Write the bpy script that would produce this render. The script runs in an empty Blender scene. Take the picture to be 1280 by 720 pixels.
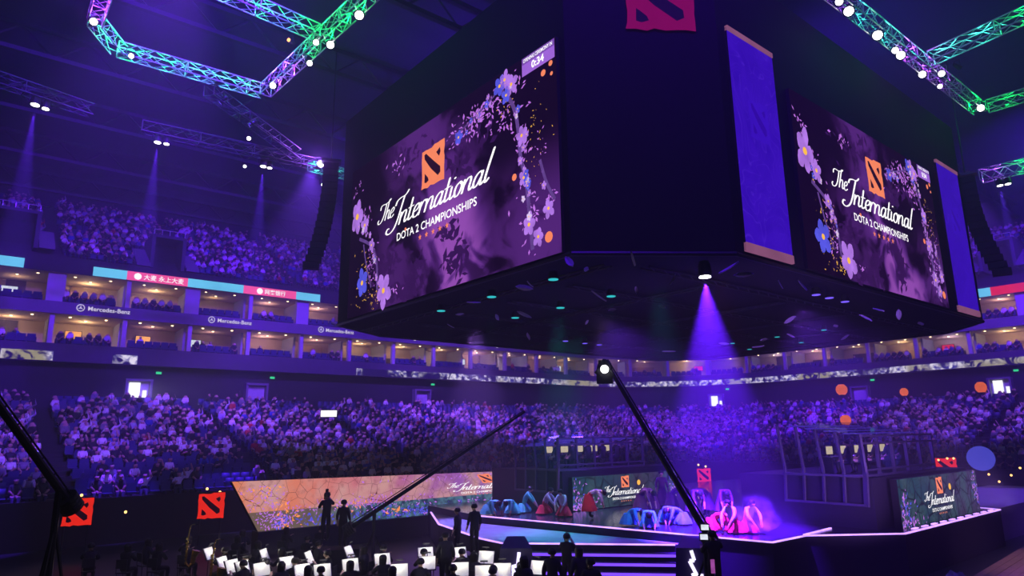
import bpy, bmesh, math, random
import numpy as np
from mathutils import Vector, Matrix

random.seed(7)
RNG = np.random.default_rng(7)
SC = bpy.context.scene
COL = SC.collection
PI = math.pi

# ------------------------------------------------------------------ camera
F_PX, EYE = 838.0, 5.0
PITCH, ROLL, HEAD = math.radians(12.3), math.radians(0.75), math.radians(50.8)
f0 = Vector((math.cos(HEAD), math.sin(HEAD), 0)); r0 = Vector((math.sin(HEAD), -math.cos(HEAD), 0)); u0 = Vector((0, 0, 1))
CF = f0 * math.cos(PITCH) + u0 * math.sin(PITCH)
cu = -f0 * math.sin(PITCH) + u0 * math.cos(PITCH)
CR = r0 * math.cos(ROLL) - cu * math.sin(ROLL)
CU = cu * math.cos(ROLL) + r0 * math.sin(ROLL)
CC = Vector((0, 0, EYE))
cam = bpy.data.cameras.new('camera'); camo = bpy.data.objects.new('camera', cam); COL.objects.link(camo)
cam.sensor_width = 36.0; cam.lens = F_PX / 1280 * 36.0; cam.clip_end = 500
camo.matrix_world = Matrix(((CR.x, CU.x, -CF.x, 0), (CR.y, CU.y, -CF.y, 0), (CR.z, CU.z, -CF.z, EYE), (0, 0, 0, 1)))
SC.camera = camo

def ray(x, y): return (CF * F_PX + CR * (x - 640) - CU * (y - 360)).normalized()
def atz(x, y, z): d = ray(x, y); return CC + d * ((z - EYE) / d.z)
def atx(x, y, X): d = ray(x, y); return CC + d * (X / d.x)
def aty(x, y, Y): d = ray(x, y); return CC + d * (Y / d.y)
def atd(x, y, dist): d = ray(x, y); return CC + d * (dist / math.hypot(d.x, d.y))
def proj(p):
    d = Vector(p) - CC; z = d.dot(CF)
    if z < .5: return (-9999, -9999)
    return (640 + F_PX * d.dot(CR) / z, 360 - F_PX * d.dot(CU) / z)

# ------------------------------------------------------------------ world, haze, exposure
W = bpy.data.worlds.new('world'); SC.world = W; W.use_nodes = True
wn = W.node_tree.nodes; wl = W.node_tree.links
wn['Background'].inputs[0].default_value = (0.004, 0.001, 0.02, 1); wn['Background'].inputs[1].default_value = 0.2
hz = wn.new('ShaderNodeVolumeScatter'); hz.inputs['Color'].default_value = (0.9, 0.85, 1.0, 1)
hz.inputs['Density'].default_value = 0.0044; hz.inputs['Anisotropy'].default_value = 0.25
wl.new(hz.outputs[0], wn['World Output'].inputs['Volume'])
SC.view_settings.view_transform = 'Standard'; SC.view_settings.look = 'None'
SC.view_settings.exposure = 0.0; SC.view_settings.gamma = 1.0; SC.view_settings.use_curve_mapping = False
SC.cycles.use_denoising = True
SC.cycles.max_bounces = 4; SC.cycles.diffuse_bounces = 2; SC.cycles.glossy_bounces = 2; SC.cycles.transmission_bounces = 4
SC.cycles.transparent_max_bounces = 12; SC.cycles.volume_bounces = 0; SC.cycles.sample_clamp_indirect = 4

# ------------------------------------------------------------------ show lighting (wash lights rigged in the roof and on the trusses, plus added blue fill)
def spot(name, loc, tgt, col, power, angle=60, blend=.6, radius=.25):
    l = bpy.data.lights.new(name, 'SPOT'); l.energy = power; l.color = col; l.spot_size = math.radians(angle); l.spot_blend = blend
    l.shadow_soft_size = radius
    o = bpy.data.objects.new(name, l); COL.objects.link(o); o.location = loc
    o.rotation_euler = (Vector(tgt) - Vector(loc)).to_track_quat('-Z', 'Y').to_euler()
    return o
def point(name, loc, col, power, radius=.1, parent=None):
    l = bpy.data.lights.new(name, 'POINT'); l.energy = power; l.color = col; l.shadow_soft_size = radius
    o = bpy.data.objects.new(name, l); COL.objects.link(o)
    if parent is not None: o.parent = parent; o.location = Vector(loc) - Vector(ORG.get(parent.name, (0, 0, 0)))
    else: o.location = loc
    return o
ORG = {}
BLUE = (.11, .006, 1.0); VIO = (.2, .05, 1.0); LAV = (.5, .38, 1.0); PUR = (.45, .1, 1.0)
spot('wash_light', (5, 13, 29), (8, 73, 22), BLUE, 150000, 42)
spot('wash_light', (24, 40, 26), (30, 74, 23), BLUE, 42000, 70)
spot('wash_light', (4, 22, 22.4), (6, 60, 8.5), VIO, 60000, 50)
spot('wash_light', (17, 43, 23.3), (24, 58, 7), VIO, 32000, 75)
spot('wash_light', (34, 44, 23.3), (46, 58, 7), VIO, 44000, 80)
spot('wash_light', (55, 34, 23.3), (72, 46, 6), BLUE, 52000, 80)
spot('wash_light', (58, 16, 23.3), (74, 22, 8), VIO, 32000, 80)
spot('wash_light', (60, 10, 27), (92, 16, 23), BLUE, 60000, 75)
spot('wash_light', (24, 22, 10.3), (26, 20, 1.5), (.2, .04, 1), 5000, 120)
spot('wash_light', (29, 15, 10.3), (29, 12, 1.5), (.2, .04, 1), 4500, 110)
spot('added_blue_fill', (12, 6, 31), (26, 22, 12), BLUE, 17000, 120, .9)      # unseen blue fill added to lift the cube casing and the haze
spot('added_blue_fill', (30, 34, 24.2), (30, 40, 33), BLUE, 6000, 150, .9)    # unseen uplight added so the roof glows blue
spot('added_blue_fill', (44, 22, 24.2), (56, 18, 33), BLUE, 6000, 150, .9)  # second unseen roof fill, added likewise

# ------------------------------------------------------------------ materials
def P_(nt, t, **kw):
    n = nt.nodes.new(t)
    for k, v in kw.items(): setattr(n, k, v)
    return n
MATS = {}
def mat(name, col, rough=.7, metal=0., var=.15, scale=6., bump=0., spec=.3):
    """procedural principled surface whose colour drifts with a noise"""
    if name in MATS: return MATS[name]
    m = bpy.data.materials.new(name); m.use_nodes = True; nt = m.node_tree; b = nt.nodes['Principled BSDF']
    tc = P_(nt, 'ShaderNodeTexCoord'); no = P_(nt, 'ShaderNodeTexNoise'); no.inputs['Scale'].default_value = scale; no.inputs['Detail'].default_value = 3
    nt.links.new(tc.outputs['Object'], no.inputs['Vector'])
    mx = P_(nt, 'ShaderNodeMix', data_type='RGBA')
    mx.inputs[6].default_value = [max(0, c * (1 - var)) for c in col] + [1]; mx.inputs[7].default_value = [min(1, c * (1 + var)) for c in col] + [1]
    nt.links.new(no.outputs['Fac'], mx.inputs[0]); nt.links.new(mx.outputs[2], b.inputs['Base Color'])
    b.inputs['Roughness'].default_value = rough; b.inputs['Metallic'].default_value = metal; b.inputs['Specular IOR Level'].default_value = spec
    if bump:
        bp = P_(nt, 'ShaderNodeBump'); bp.inputs['Strength'].default_value = bump; nt.links.new(no.outputs['Fac'], bp.inputs['Height']); nt.links.new(bp.outputs[0], b.inputs['Normal'])
    MATS[name] = m; return m
def lin(r, g, b):
    f = lambda c: (c / 255 / 12.92) if c <= 10 else ((c / 255 + .055) / 1.055) ** 2.4
    return (f(r), f(g), f(b))
def emit(name, col, strength=1., scale=2., var=.08):
    """something that gives off light (display pixels, lamps)"""
    if name in MATS: return MATS[name]
    m = bpy.data.materials.new(name); m.use_nodes = True; nt = m.node_tree; nt.nodes.clear()
    e = P_(nt, 'ShaderNodeEmission'); o = P_(nt, 'ShaderNodeOutputMaterial'); tc = P_(nt, 'ShaderNodeTexCoord'); no = P_(nt, 'ShaderNodeTexNoise')
    no.inputs['Scale'].default_value = scale; nt.links.new(tc.outputs['Object'], no.inputs['Vector'])
    mx = P_(nt, 'ShaderNodeMix', data_type='RGBA')
    mx.inputs[6].default_value = [c * (1 - var) for c in col] + [1]; mx.inputs[7].default_value = [c * (1 + var) for c in col] + [1]
    nt.links.new(no.outputs['Fac'], mx.inputs[0]); nt.links.new(mx.outputs[2], e.inputs[0]); e.inputs[1].default_value = strength
    nt.links.new(e.outputs[0], o.inputs[0]); m.cycles.emission_sampling = 'AUTO'
    MATS[name] = m; return m
def glass(name, col=(.5, .5, .9), alpha=.12, rough=.03):
    if name in MATS: return MATS[name]
    m = bpy.data.materials.new(name); m.use_nodes = True; nt = m.node_tree; nt.nodes.clear()
    g = P_(nt, 'ShaderNodeBsdfGlossy'); t = P_(nt, 'ShaderNodeBsdfTransparent'); mx = P_(nt, 'ShaderNodeMixShader'); o = P_(nt, 'ShaderNodeOutputMaterial'); lw = P_(nt, 'ShaderNodeLayerWeight'); fr = P_(nt, 'ShaderNodeMath', operation='MULTIPLY_ADD')
    pw = P_(nt, 'ShaderNodeMath', operation='POWER'); nt.links.new(lw.outputs['Facing'], pw.inputs[0]); pw.inputs[1].default_value = 4.; nt.links.new(pw.outputs[0], fr.inputs[0]); fr.inputs[1].default_value = .35; fr.inputs[2].default_value = .03
    g.inputs['Color'].default_value = (*col, 1); g.inputs['Roughness'].default_value = rough
    t.inputs[0].default_value = (.93, .93, .97, 1)
    nt.links.new(fr.outputs[0], mx.inputs[0]); nt.links.new(t.outputs[0], mx.inputs[1]); nt.links.new(g.outputs[0], mx.inputs[2]); nt.links.new(mx.outputs[0], o.inputs[0])
    MATS[name] = m; return m

class NT:
    """tiny expression helper for procedural display pictures"""
    def __init__(s, m): s.nt = m.node_tree
    def L(s, a, b): s.nt.links.new(a, b)
    def math(s, op, a, b=0., c=None, clamp=False):
        n = P_(s.nt, 'ShaderNodeMath', operation=op); n.use_clamp = clamp
        for i, v in enumerate((a, b, c)):
            if v is None: continue
            if isinstance(v, (int, float)): n.inputs[i].default_value = v
            else: s.L(v, n.inputs[i])
        return n.outputs[0]
    def smooth(s, x, a, b):
        n = P_(s.nt, 'ShaderNodeMapRange', interpolation_type='SMOOTHSTEP'); s.L(x, n.inputs[0]); n.inputs[1].default_value = a; n.inputs[2].default_value = b
        n.inputs[3].default_value = 0; n.inputs[4].default_value = 1; return n.outputs[0]
    def mix(s, f, a, b):
        n = P_(s.nt, 'ShaderNodeMix', data_type='RGBA')
        if isinstance(f, (int, float)): n.inputs[0].default_value = f
        else: s.L(f, n.inputs[0])
        for i, v in ((6, a), (7, b)):
            if isinstance(v, tuple): n.inputs[i].default_value = (*v[:3], 1)
            else: s.L(v, n.inputs[i])
        return n.outputs[2]
    def noise(s, vec, scale, detail=4, dist=0.):
        n = P_(s.nt, 'ShaderNodeTexNoise'); n.inputs['Scale'].default_value = scale; n.inputs['Detail'].default_value = detail; n.inputs['Distortion'].default_value = dist
        s.L(vec, n.inputs['Vector']); return n.outputs['Fac']
    def edge(s, vec, scale, rnd=1.):
        n = P_(s.nt, 'ShaderNodeTexVoronoi', feature='DISTANCE_TO_EDGE'); n.inputs['Scale'].default_value = scale; n.inputs['Randomness'].default_value = rnd
        s.L(vec, n.inputs['Vector']); return n.outputs['Distance']
def picture(name):
    m = bpy.data.materials.new(name); m.use_nodes = True; m.node_tree.nodes.clear(); t = NT(m)
    tc = P_(m.node_tree, 'ShaderNodeTexCoord'); sx = P_(m.node_tree, 'ShaderNodeSeparateXYZ'); t.L(tc.outputs['UV'], sx.inputs[0])
    t.u, t.v, t.obj = sx.outputs[0], sx.outputs[1], tc.outputs['Object']
    def out(col, k=1.):
        e = P_(m.node_tree, 'ShaderNodeEmission'); o = P_(m.node_tree, 'ShaderNodeOutputMaterial'); t.L(col, e.inputs[0]); e.inputs[1].default_value = k; t.L(e.outputs[0], o.inputs[0])
    t.out = out; return m, t

# ------------------------------------------------------------------ mesh helpers
class MB:
    def __init__(s): s.v = []; s.f = []; s.mi = []
    def add(s, vs, fs, mi=0):
        o = len(s.v); s.v += [tuple(p) for p in vs]; s.f += [tuple(i + o for i in f) for f in fs]; s.mi += [mi] * len(fs); return s
    def box(s, c, d, rz=0., mi=0, M=None):
        hx, hy, hz_ = d[0] / 2, d[1] / 2, d[2] / 2; cs, sn = math.cos(rz), math.sin(rz); vs = []
        for z in (-hz_, hz_):
            for x, y in ((-hx, -hy), (hx, -hy), (hx, hy), (-hx, hy)):
                p = Vector((x, y, z))
                p = (M @ p) if M is not None else Vector((x * cs - y * sn, x * sn + y * cs, z))
                vs.append(p + Vector(c))
        return s.add(vs, [(3, 2, 1, 0), (4, 5, 6, 7), (0, 1, 5, 4), (1, 2, 6, 5), (2, 3, 7, 6), (3, 0, 4, 7)], mi)
    def tube(s, a, b, r, n=6, r2=None, mi=0, cap=True):
        a, b = Vector(a), Vector(b); d = (b - a); 
        if d.length < 1e-6: return s
        q = d.to_track_quat('Z', 'Y'); r2 = r if r2 is None else r2; vs = []
        for p, rr in ((a, r), (b, r2)):
            for k in range(n):
                t = 2 * PI * k / n; vs.append(p + q @ Vector((rr * math.cos(t), rr * math.sin(t), 0)))
        fs = [(k, (k + 1) % n, n + (k + 1) % n, n + k) for k in range(n)]
        if cap: fs += [tuple(range(n - 1, -1, -1)), tuple(range(n, 2 * n))]
        return s.add(vs, fs, mi)
    def chain(s, pts, rs, n=8, mi=0):
        """smooth tube through points"""
        vs = []; pts = [Vector(p) for p in pts]
        for i, p in enumerate(pts):
            d = (pts[min(i + 1, len(pts) - 1)] - pts[max(i - 1, 0)]); q = d.to_track_quat('Z', 'Y')
            for k in range(n):
                t = 2 * PI * k / n; vs.append(p + q @ Vector((rs[i] * math.cos(t), rs[i] * math.sin(t), 0)))
        fs = []
        for i in range(len(pts) - 1):
            for k in range(n): fs.append((i * n + k, i * n + (k + 1) % n, (i + 1) * n + (k + 1) % n, (i + 1) * n + k))
        fs += [tuple(range(n - 1, -1, -1)), tuple(range((len(pts) - 1) * n, len(pts) * n))]
        return s.add(vs, fs, mi)
    def prism(s, poly, z0, z1, mi=0):
        n = len(poly); vs = [(x, y, z0) for x, y in poly] + [(x, y, z1) for x, y in poly]
        return s.add(vs, [tuple(range(n - 1, -1, -1)), tuple(range(n, 2 * n))] + [(k, (k + 1) % n, n + (k + 1) % n, n + k) for k in range(n)], mi)
    def quad(s, a, b, c, d, mi=0): return s.add([a, b, c, d], [(0, 1, 2, 3)], mi)
    def lathe(s, prof, c=(0, 0, 0), n=12, mi=0, M=None):
        vs = []
        for r, z in prof:
            for k in range(n):
                t = 2 * PI * k / n; p = Vector((r * math.cos(t), r * math.sin(t), z)); vs.append((M @ p if M is not None else p) + Vector(c))
        fs = []
        for i in range(len(prof) - 1):
            for k in range(n): fs.append((i * n + k, i * n + (k + 1) % n, (i + 1) * n + (k + 1) % n, (i + 1) * n + k))
        fs += [tuple(range(n - 1, -1, -1)), tuple(range((len(prof) - 1) * n, len(prof) * n))]
        return s.add(vs, fs, mi)
    def mesh(s, name, mats, org=(0, 0, 0)):
        me = bpy.data.meshes.new(name); o = Vector(org)
        me.from_pydata([tuple(Vector(p) - o) for p in s.v], [], s.f)
        for m in (mats if isinstance(mats, (list, tuple)) else [mats]): me.materials.append(m)
        if any(s.mi): me.polygons.foreach_set('material_index', s.mi)
        me.update(); return me
    def build(s, name, mats, parent=None, kind=None, smooth=False):
        org = ORG.get(parent.name, (0, 0, 0)) if parent is not None else (0, 0, 0)
        me = s.mesh(name, mats, org); o = bpy.data.objects.new(name, me); COL.objects.link(o)
        if smooth: me.polygons.foreach_set('use_smooth', [True] * len(me.polygons))
        if parent is not None: o.parent = parent; ORG[o.name] = org
        if kind: o['kind'] = kind
        return o
def tag(o, label, cat, group=None, kind=None):
    o['label'] = label; o['category'] = cat
    if group: o['group'] = group
    if kind: o['kind'] = kind
    return o
def thing(name, label, cat, loc=(0, 0, 0), group=None):
    o = bpy.data.objects.new(name, None); COL.objects.link(o); o.location = loc; o.empty_display_size = .2; ORG[o.name] = tuple(loc)
    return tag(o, label, cat, group)
def struct(o): o['kind'] = 'structure'; return o
def copy_tree(o, loc=None, rz=None, label=None, group=None, scale=None, parent=None):
    c = o.copy(); COL.objects.link(c); c.parent = parent
    if loc is not None: c.location = loc; ORG[c.name] = tuple(loc)
    if rz is not None: c.rotation_euler = (0, 0, rz)
    if scale is not None: c.scale = (scale,) * 3
    if label: c['label'] = label
    if group: c['group'] = group
    for ch in o.children: copy_tree(ch, parent=c)
    return c
def drop(o):
    for ch in list(o.children): drop(ch)
    bpy.data.objects.remove(o, do_unlink=True)
_TX = {}
def text_mesh(body, size=1., bold=.0, align='CENTER'):
    k = (body, bold, align)
    if k not in _TX:
        cu_ = bpy.data.curves.new('lettering', 'FONT'); cu_.body = body; cu_.size = 1; cu_.align_x = align; cu_.offset = bold; cu_.resolution_u = 3
        o = bpy.data.objects.new('lettering', cu_); COL.objects.link(o); dg = bpy.context.evaluated_depsgraph_get()
        me = bpy.data.meshes.new_from_object(o.evaluated_get(dg)); vs = [tuple(v.co) for v in me.vertices]; fs = [tuple(p.vertices) for p in me.polygons]
        bpy.data.objects.remove(o, do_unlink=True); bpy.data.meshes.remove(me); _TX[k] = (vs, fs)
    vs, fs = _TX[k]; return [(x * size, y * size, 0) for x, y, z in vs], fs

class Panel:
    """flat display face: local x to the right, y up, z out; helper to put print on it"""
    def __init__(s, origin, xdir, w, h):
        s.o = Vector(origin); s.x = Vector(xdir).normalized(); s.y = Vector((0, 0, 1)); s.n = s.x.cross(s.y); s.w, s.h = w, h
    def p(s, x, y, z=0.): return s.o + s.x * x + s.y * y + s.n * z
    def put(s, mb, vs, fs, z=.02, mi=0, off=(0, 0), sc=(1, 1)):
        mb.add([s.p(off[0] + v[0] * sc[0], off[1] + v[1] * sc[1], z) for v in vs], fs, mi)

# ------------------------------------------------------------------ palette
M_black = mat('matt_black', (.008, .007, .011), .8)
M_casing = mat('black_casing_cloth', (.008, .007, .012), .9, scale=2)
M_floor = mat('dark_arena_floor', (.009, .008, .012), .45, scale=1.2)
M_conc = mat('violet_grey_concrete', (.08, .075, .1), .85, scale=1.5, bump=.1)
M_concd = mat('dark_concrete', (.028, .025, .036), .9, scale=1.5)
M_ledge = mat('pale_ledge_plaster', (.14, .125, .17), .7, scale=.8)
M_metal = mat('truss_aluminium', (.8, .8, .82), .35, .6, scale=20)
M_dmetal = mat('dark_steel', (.05, .05, .06), .45, .6, scale=12)
M_seat = mat('navy_seat_plastic', (.05, .045, .16), .5, scale=9)
M_skin = mat('skin', (.52, .33, .25), .55, scale=8)
M_hair = mat('black_hair', (.012, .01, .01), .5)
M_white = mat('white_cotton', (.8, .79, .8), .8)
M_dark = mat('charcoal_cotton', (.03, .03, .04), .85)
M_trous = mat('dark_denim', (.025, .03, .06), .85)
M_shoe = mat('black_leather', (.012, .012, .012), .4)
E_white = emit('display_white', (1, .97, 1), 1.3)
E_orange = emit('display_orange', lin(255, 138, 96), 1.05)
E_red = emit('display_red', lin(255, 45, 30), 1.0)
E_pink = emit('display_pink', lin(200, 120, 240), 1.0, 1.5, .3)
E_petal = emit('display_petal', lin(185, 125, 240), .95, 1.6, .55)
E_blue = emit('display_blue', lin(90, 90, 235), .95, 1.5, .4)
E_yel = emit('display_yellow', lin(255, 190, 70), 1.1)
E_bark = emit('display_branch', lin(105, 70, 150), .9, 3, .5)
E_leafd = emit('display_dark_leaf', lin(58, 22, 88), .9, 1.5, .35)
E_strip = emit('edge_strip_light', lin(190, 140, 255), 2.2, 1.6, .6)
E_step = emit('step_strip_light', lin(120, 70, 255), 1.5, .8, .25)
E_lamp = emit('lamp_lens', (1, .95, 1), 6.)
E_warm = emit('warm_downlight', (1, .72, .42), 5.)
E_teal = emit('teal_downlight', lin(50, 190, 200), 1.1)
E_vlamp = emit('violet_downlight', lin(120, 90, 255), 1.3)
E_sheet = emit('lit_score_sheet', lin(238, 240, 225), .95, 5., .1)
E_door = emit('white_glow_panel', lin(250, 248, 255), 1.5)
E_exit = emit('green_exit_light', lin(60, 230, 160), 1.)
E_candle = emit('amber_lamp', (1, .5, .16), 3.)
E_amber = emit('orange_globe', lin(250, 110, 50), .85, 3., .2)
E_screenw = emit('monitor_picture', lin(210, 215, 230), 1.2, 6, .3)
E_cyan = emit('cyan_ribbon', lin(105, 200, 250), 1.1, .5, .25)
E_magenta = emit('pink_ribbon', lin(250, 85, 160), 1.1, .5, .2)
E_redrib = emit('red_ribbon', lin(235, 40, 80), 1.0, .5, .2)
GL = glass('booth_glass'); GLS = glass('balustrade_glass', (.6, .5, 1.), .1)
# ================================================================== the bowl (setting)
X0, XC, YC, RC, YE = -25.0, 63.5, 46.5, 18.0, -12.0     # inner edge of the boxes: straight, rounded corner, straight
S1 = XC - X0; S2 = S1 + RC * PI / 2; S3 = S2 + YC - YE
def path_at(s, off):
    """point at arc length s along the box front, off metres outward; returns x, y, facing rotation"""
    if s <= S1: return X0 + s, YC + RC + off, PI
    if s <= S2:
        a = (s - S1) / RC; r = RC + off
        if r < 0: return XC + r, YC + r, PI - a
        return XC + r * math.sin(a), YC + r * math.cos(a), PI - a
    return XC + RC + off, YC - (s - S2), PI / 2
PATH_S = [S1 * k / 30 for k in range(30)] + [S1 + (S2 - S1) * k / 16 for k in range(16)] + [S2 + (S3 - S2) * k / 20 for k in range(21)]
def sweep(prof, ss=None, mb=None, mi=0):
    mb = mb or MB(); ss = ss or PATH_S; vs = []; n = len(prof)
    for s in ss:
        for off, z in prof:
            if off < -RC and s <= S1: x = min(X0 + s, XC + RC + off); y = YC + RC + off
            elif off < -RC and s > S2: x = XC + RC + off; y = min(YC - (s - S2), YC + RC + off)
            else: x, y, _ = path_at(s, off)
            vs.append((x, y, z))
    fs = []
    for i in range(len(ss) - 1):
        for k in range(n - 1): fs.append((i * n + k, i * n + k + 1, (i + 1) * n + k + 1, (i + 1) * n + k))
    mb.add(vs, fs, mi); return mb

fl = MB(); fl.quad((-30, -30, 0), (100, -30, 0), (100, 85, 0), (-30, 85, 0)); struct(fl.build('floor', M_floor))
LOW_N, UP_N = 25, 21
low = lambda k: (-24.5 + .86 * k, 1.6 + .24 * k)
upr = lambda k: (.9 + .82 * k, 19.5 + .46 * k)
pr = [(-24.5, 0)]
for k in range(LOW_N): o_, z_ = low(k); pr += [(o_, z_), (o_ + .86, z_)]
pr += [(-3., 7.4), (1.2, 7.4)]
struct(sweep(pr).build('floor_lower_stand', M_concd))
struct(sweep([(-25.1, 0), (-25.1, 2.2), (-24.95, 2.2), (-24.95, 1.6), (-24.5, 1.6)]).build('wall_stand_front', M_concd))
struct(sweep([(1.2, 7.4), (1.2, 11.15)]).build('wall_concourse', M_concd))
struct(sweep([(1.2, 11.15), (0, 11.15), (0, 12.6), (.22, 12.6), (.22, 12.1), (5.5, 12.1)]).build('floor_lower_boxes', M_conc))
M_wp = mat('warm_box_plaster', (.6, .43, .3), .8, scale=.6)
struct(sweep([(5.5, 12.1), (5.5, 15.02)]).build('wall_lower_boxes', M_wp))
struct(sweep([(5.5, 15.0), (.05, 15.0)]).build('ceiling_lower_boxes', M_wp))
struct(sweep([(.05, 15.0), (-.12, 15.0), (-.12, 15.12), (0, 15.12), (0, 16.0), (.22, 16.0), (.22, 15.6), (5.5, 15.6)]).build('floor_upper_boxes', M_ledge))
struct(sweep([(5.5, 15.6), (5.5, 18.42)]).build('wall_upper_boxes', M_wp))
struct(sweep([(5.5, 18.4), (.05, 18.4)]).build('ceiling_upper_boxes', M_wp))
pr = [(.05, 18.4), (0, 18.4), (0, 19.2), (.05, 19.2), (.05, 19.75), (.3, 19.75), (.3, 19.5), (.9, 19.5)]
for k in range(UP_N): o_, z_ = upr(k); pr += [(o_, z_), (o_ + .82, z_)]
struct(sweep(pr).build('floor_upper_stand', M_concd))
struct(sweep([(18.2, 29.1), (18.2, 33.5)]).build('wall_upper_stand', M_concd))
M_roof = mat('dark_roof', (.06, .05, .09), .9, scale=.3)
rf = MB(); rf.quad((-40, -25, 33.5), (-40, 90, 33.5), (105, 90, 33.5), (105, -25, 33.5)); struct(rf.build('ceiling', M_roof))
for k in range(7):                                   # dark roof girders
    y = 22 + 10 * k; g = MB(); g.box((30, y, 32.4), (140, .35, .3)); g.box((30, y, 30.6), (140, .35, .3))
    for j in range(34): x = -38 + 4 * j; g.tube((x, y, 30.6), (x + 2, y, 32.4), .09, 4); g.tube((x + 2, y, 32.4), (x + 4, y, 30.6), .09, 4)
    struct(g.build('roof_girder', M_dmetal))

struct(sweep([(.3, 12.1), (.3, 12.44), (1.5, 12.44), (1.5, 12.1)]).build('floor_lower_box_tier', M_conc)); struct(sweep([(.3, 15.6), (.3, 15.89), (1.5, 15.89), (1.5, 15.6)]).build('floor_upper_box_tier', M_conc))
# ------------------------------------------------------------------ ribbon displays on the box fronts
m_rib, t = picture('ribbon_picture')
n1 = t.noise(t.obj, .9, 5, 1.2); n2 = t.noise(t.obj, .16, 2); n3 = t.noise(t.obj, 2.6, 3)
c = t.mix(t.smooth(n3, .35, .65), lin(60, 50, 150), lin(225, 215, 240)); c = t.mix(t.smooth(n2, .5, .62), c, lin(150, 140, 120))
k_ = t.math('MULTIPLY', t.smooth(n1, .4, .5), t.smooth(n2, .36, .46)); t.out(t.mix(k_, lin(30, 14, 90), c), 1.25)
def ribbon(s0, s1, z0, z1, m, name, label, off=-.06, step=1.5):
    n = max(1, int((s1 - s0) / step)); o = sweep([(off, z0), (off, z1), (0, z1)], [s0 + (s1 - s0) * k / n for k in range(n + 1)]).build(name, m)
    return tag(o, label, 'display')
def s_left(px, py=350): return aty(px, py, 64.5).x - X0
ribbon(s_left(445, 470), S2 + 33, 11.22, 11.9, m_rib, 'ribbon_display', 'thin ribbon display with patchy pale stone pattern curving round below the lower boxes')
ribbon(s_left(0, 445), s_left(66, 445), 11.2, 11.95, m_rib, 'ribbon_display', 'short lit stretch of ribbon display with flower shapes, left of the dark doorways')
ribbon(s_left(141, 445), s_left(172, 445), 11.2, 11.95, m_rib, 'ribbon_display', 'small lit piece of ribbon display above the bright white doorway')
def ring_logo(P, mb, c, r, z):
    n = 20
    for k in range(n):
        a, b = 2 * PI * k / n, 2 * PI * (k + 1) / n
        P.put(mb, [(c[0] + r * math.cos(a), c[1] + r * math.sin(a)), (c[0] + r * math.cos(b), c[1] + r * math.sin(b)), (c[0] + .8 * r * math.cos(b), c[1] + .8 * r * math.sin(b)), (c[0] + .8 * r * math.cos(a), c[1] + .8 * r * math.sin(a))], [(0, 3, 2, 1)], z)
    for k in range(3):
        a = PI / 2 + k * 2 * PI / 3
        P.put(mb, [(c[0] + .85 * r * math.cos(a), c[1] + .85 * r * math.sin(a)), (c[0] + .16 * r * math.cos(a + 1.05), c[1] + .16 * r * math.sin(a + 1.05)), c, (c[0] + .16 * r * math.cos(a - 1.05), c[1] + .16 * r * math.sin(a - 1.05))], [(0, 1, 2, 3)], z)
def disc2(c, r, n=18): return [(c[0] + r * math.cos(2 * PI * k / n), c[1] + r * math.sin(2 * PI * k / n)) for k in range(n)], [tuple(range(n))]
def fascia(px0, px1, m, label, word=None):
    a, b = s_left(px0), s_left(px1); o = ribbon(a, b, 18.42, 19.2, m, 'fascia_display', label)
    if word:
        P = Panel((X0 + a, 64.44, 18.42), (1, 0, 0), b - a, .78); w = MB(); vs, fs = text_mesh(word[1], .52, .01, 'LEFT'); cx = (b - a) * word[0]
        P.put(w, vs, fs, .02, 0, (cx + .45, .2)); v2, f2 = disc2((cx, .39), .29); P.put(w, v2, f2, .02)
        lo = w.build('lettering', E_white, o); lo['label'] = 'white Chinese lettering with a round badge'
fascia(-60, 27, E_cyan, 'pale cyan display strip at the edge of the upper stand, next to a dark gap')
fascia(115, 158, E_cyan, 'short cyan display strip between the dark gap and a pink strip')
fascia(158, 235, E_magenta, 'pink display strip with round badge and five to six white characters', (.17, '大麦 永上大麦'))
fascia(235, 305, E_cyan, 'cyan display strip between two pink strips')
fascia(305, 371, E_magenta, 'pink display strip with round badge and four white characters', (.3, '网客银行'))
fascia(371, 401, E_cyan, 'last short cyan display strip beside the hanging speaker column')
sR = S2 + YC - atx(1222, 372, 81.5).y; sR2 = S2 + YC - atx(1239, 368, 81.5).y
ribbon(sR - 2, sR2, 18.35, 19.25, E_cyan, 'fascia_display', 'small cyan display strip right of the blue banner')
o = ribbon(sR2, sR2 + 9, 18.35, 19.25, E_redrib, 'fascia_display', 'red display strip with white capital letters above the boxes')
P = Panel((81.42, YC - (sR2 + 3.6 - S2), 18.35), (0, -1, 0), 4, .9); w = MB(); vs, fs = text_mesh('TM', .6, .015, 'LEFT'); P.put(w, vs, fs, .02, 0, (.1, .22)); w.build('lettering', E_white, o)

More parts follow.
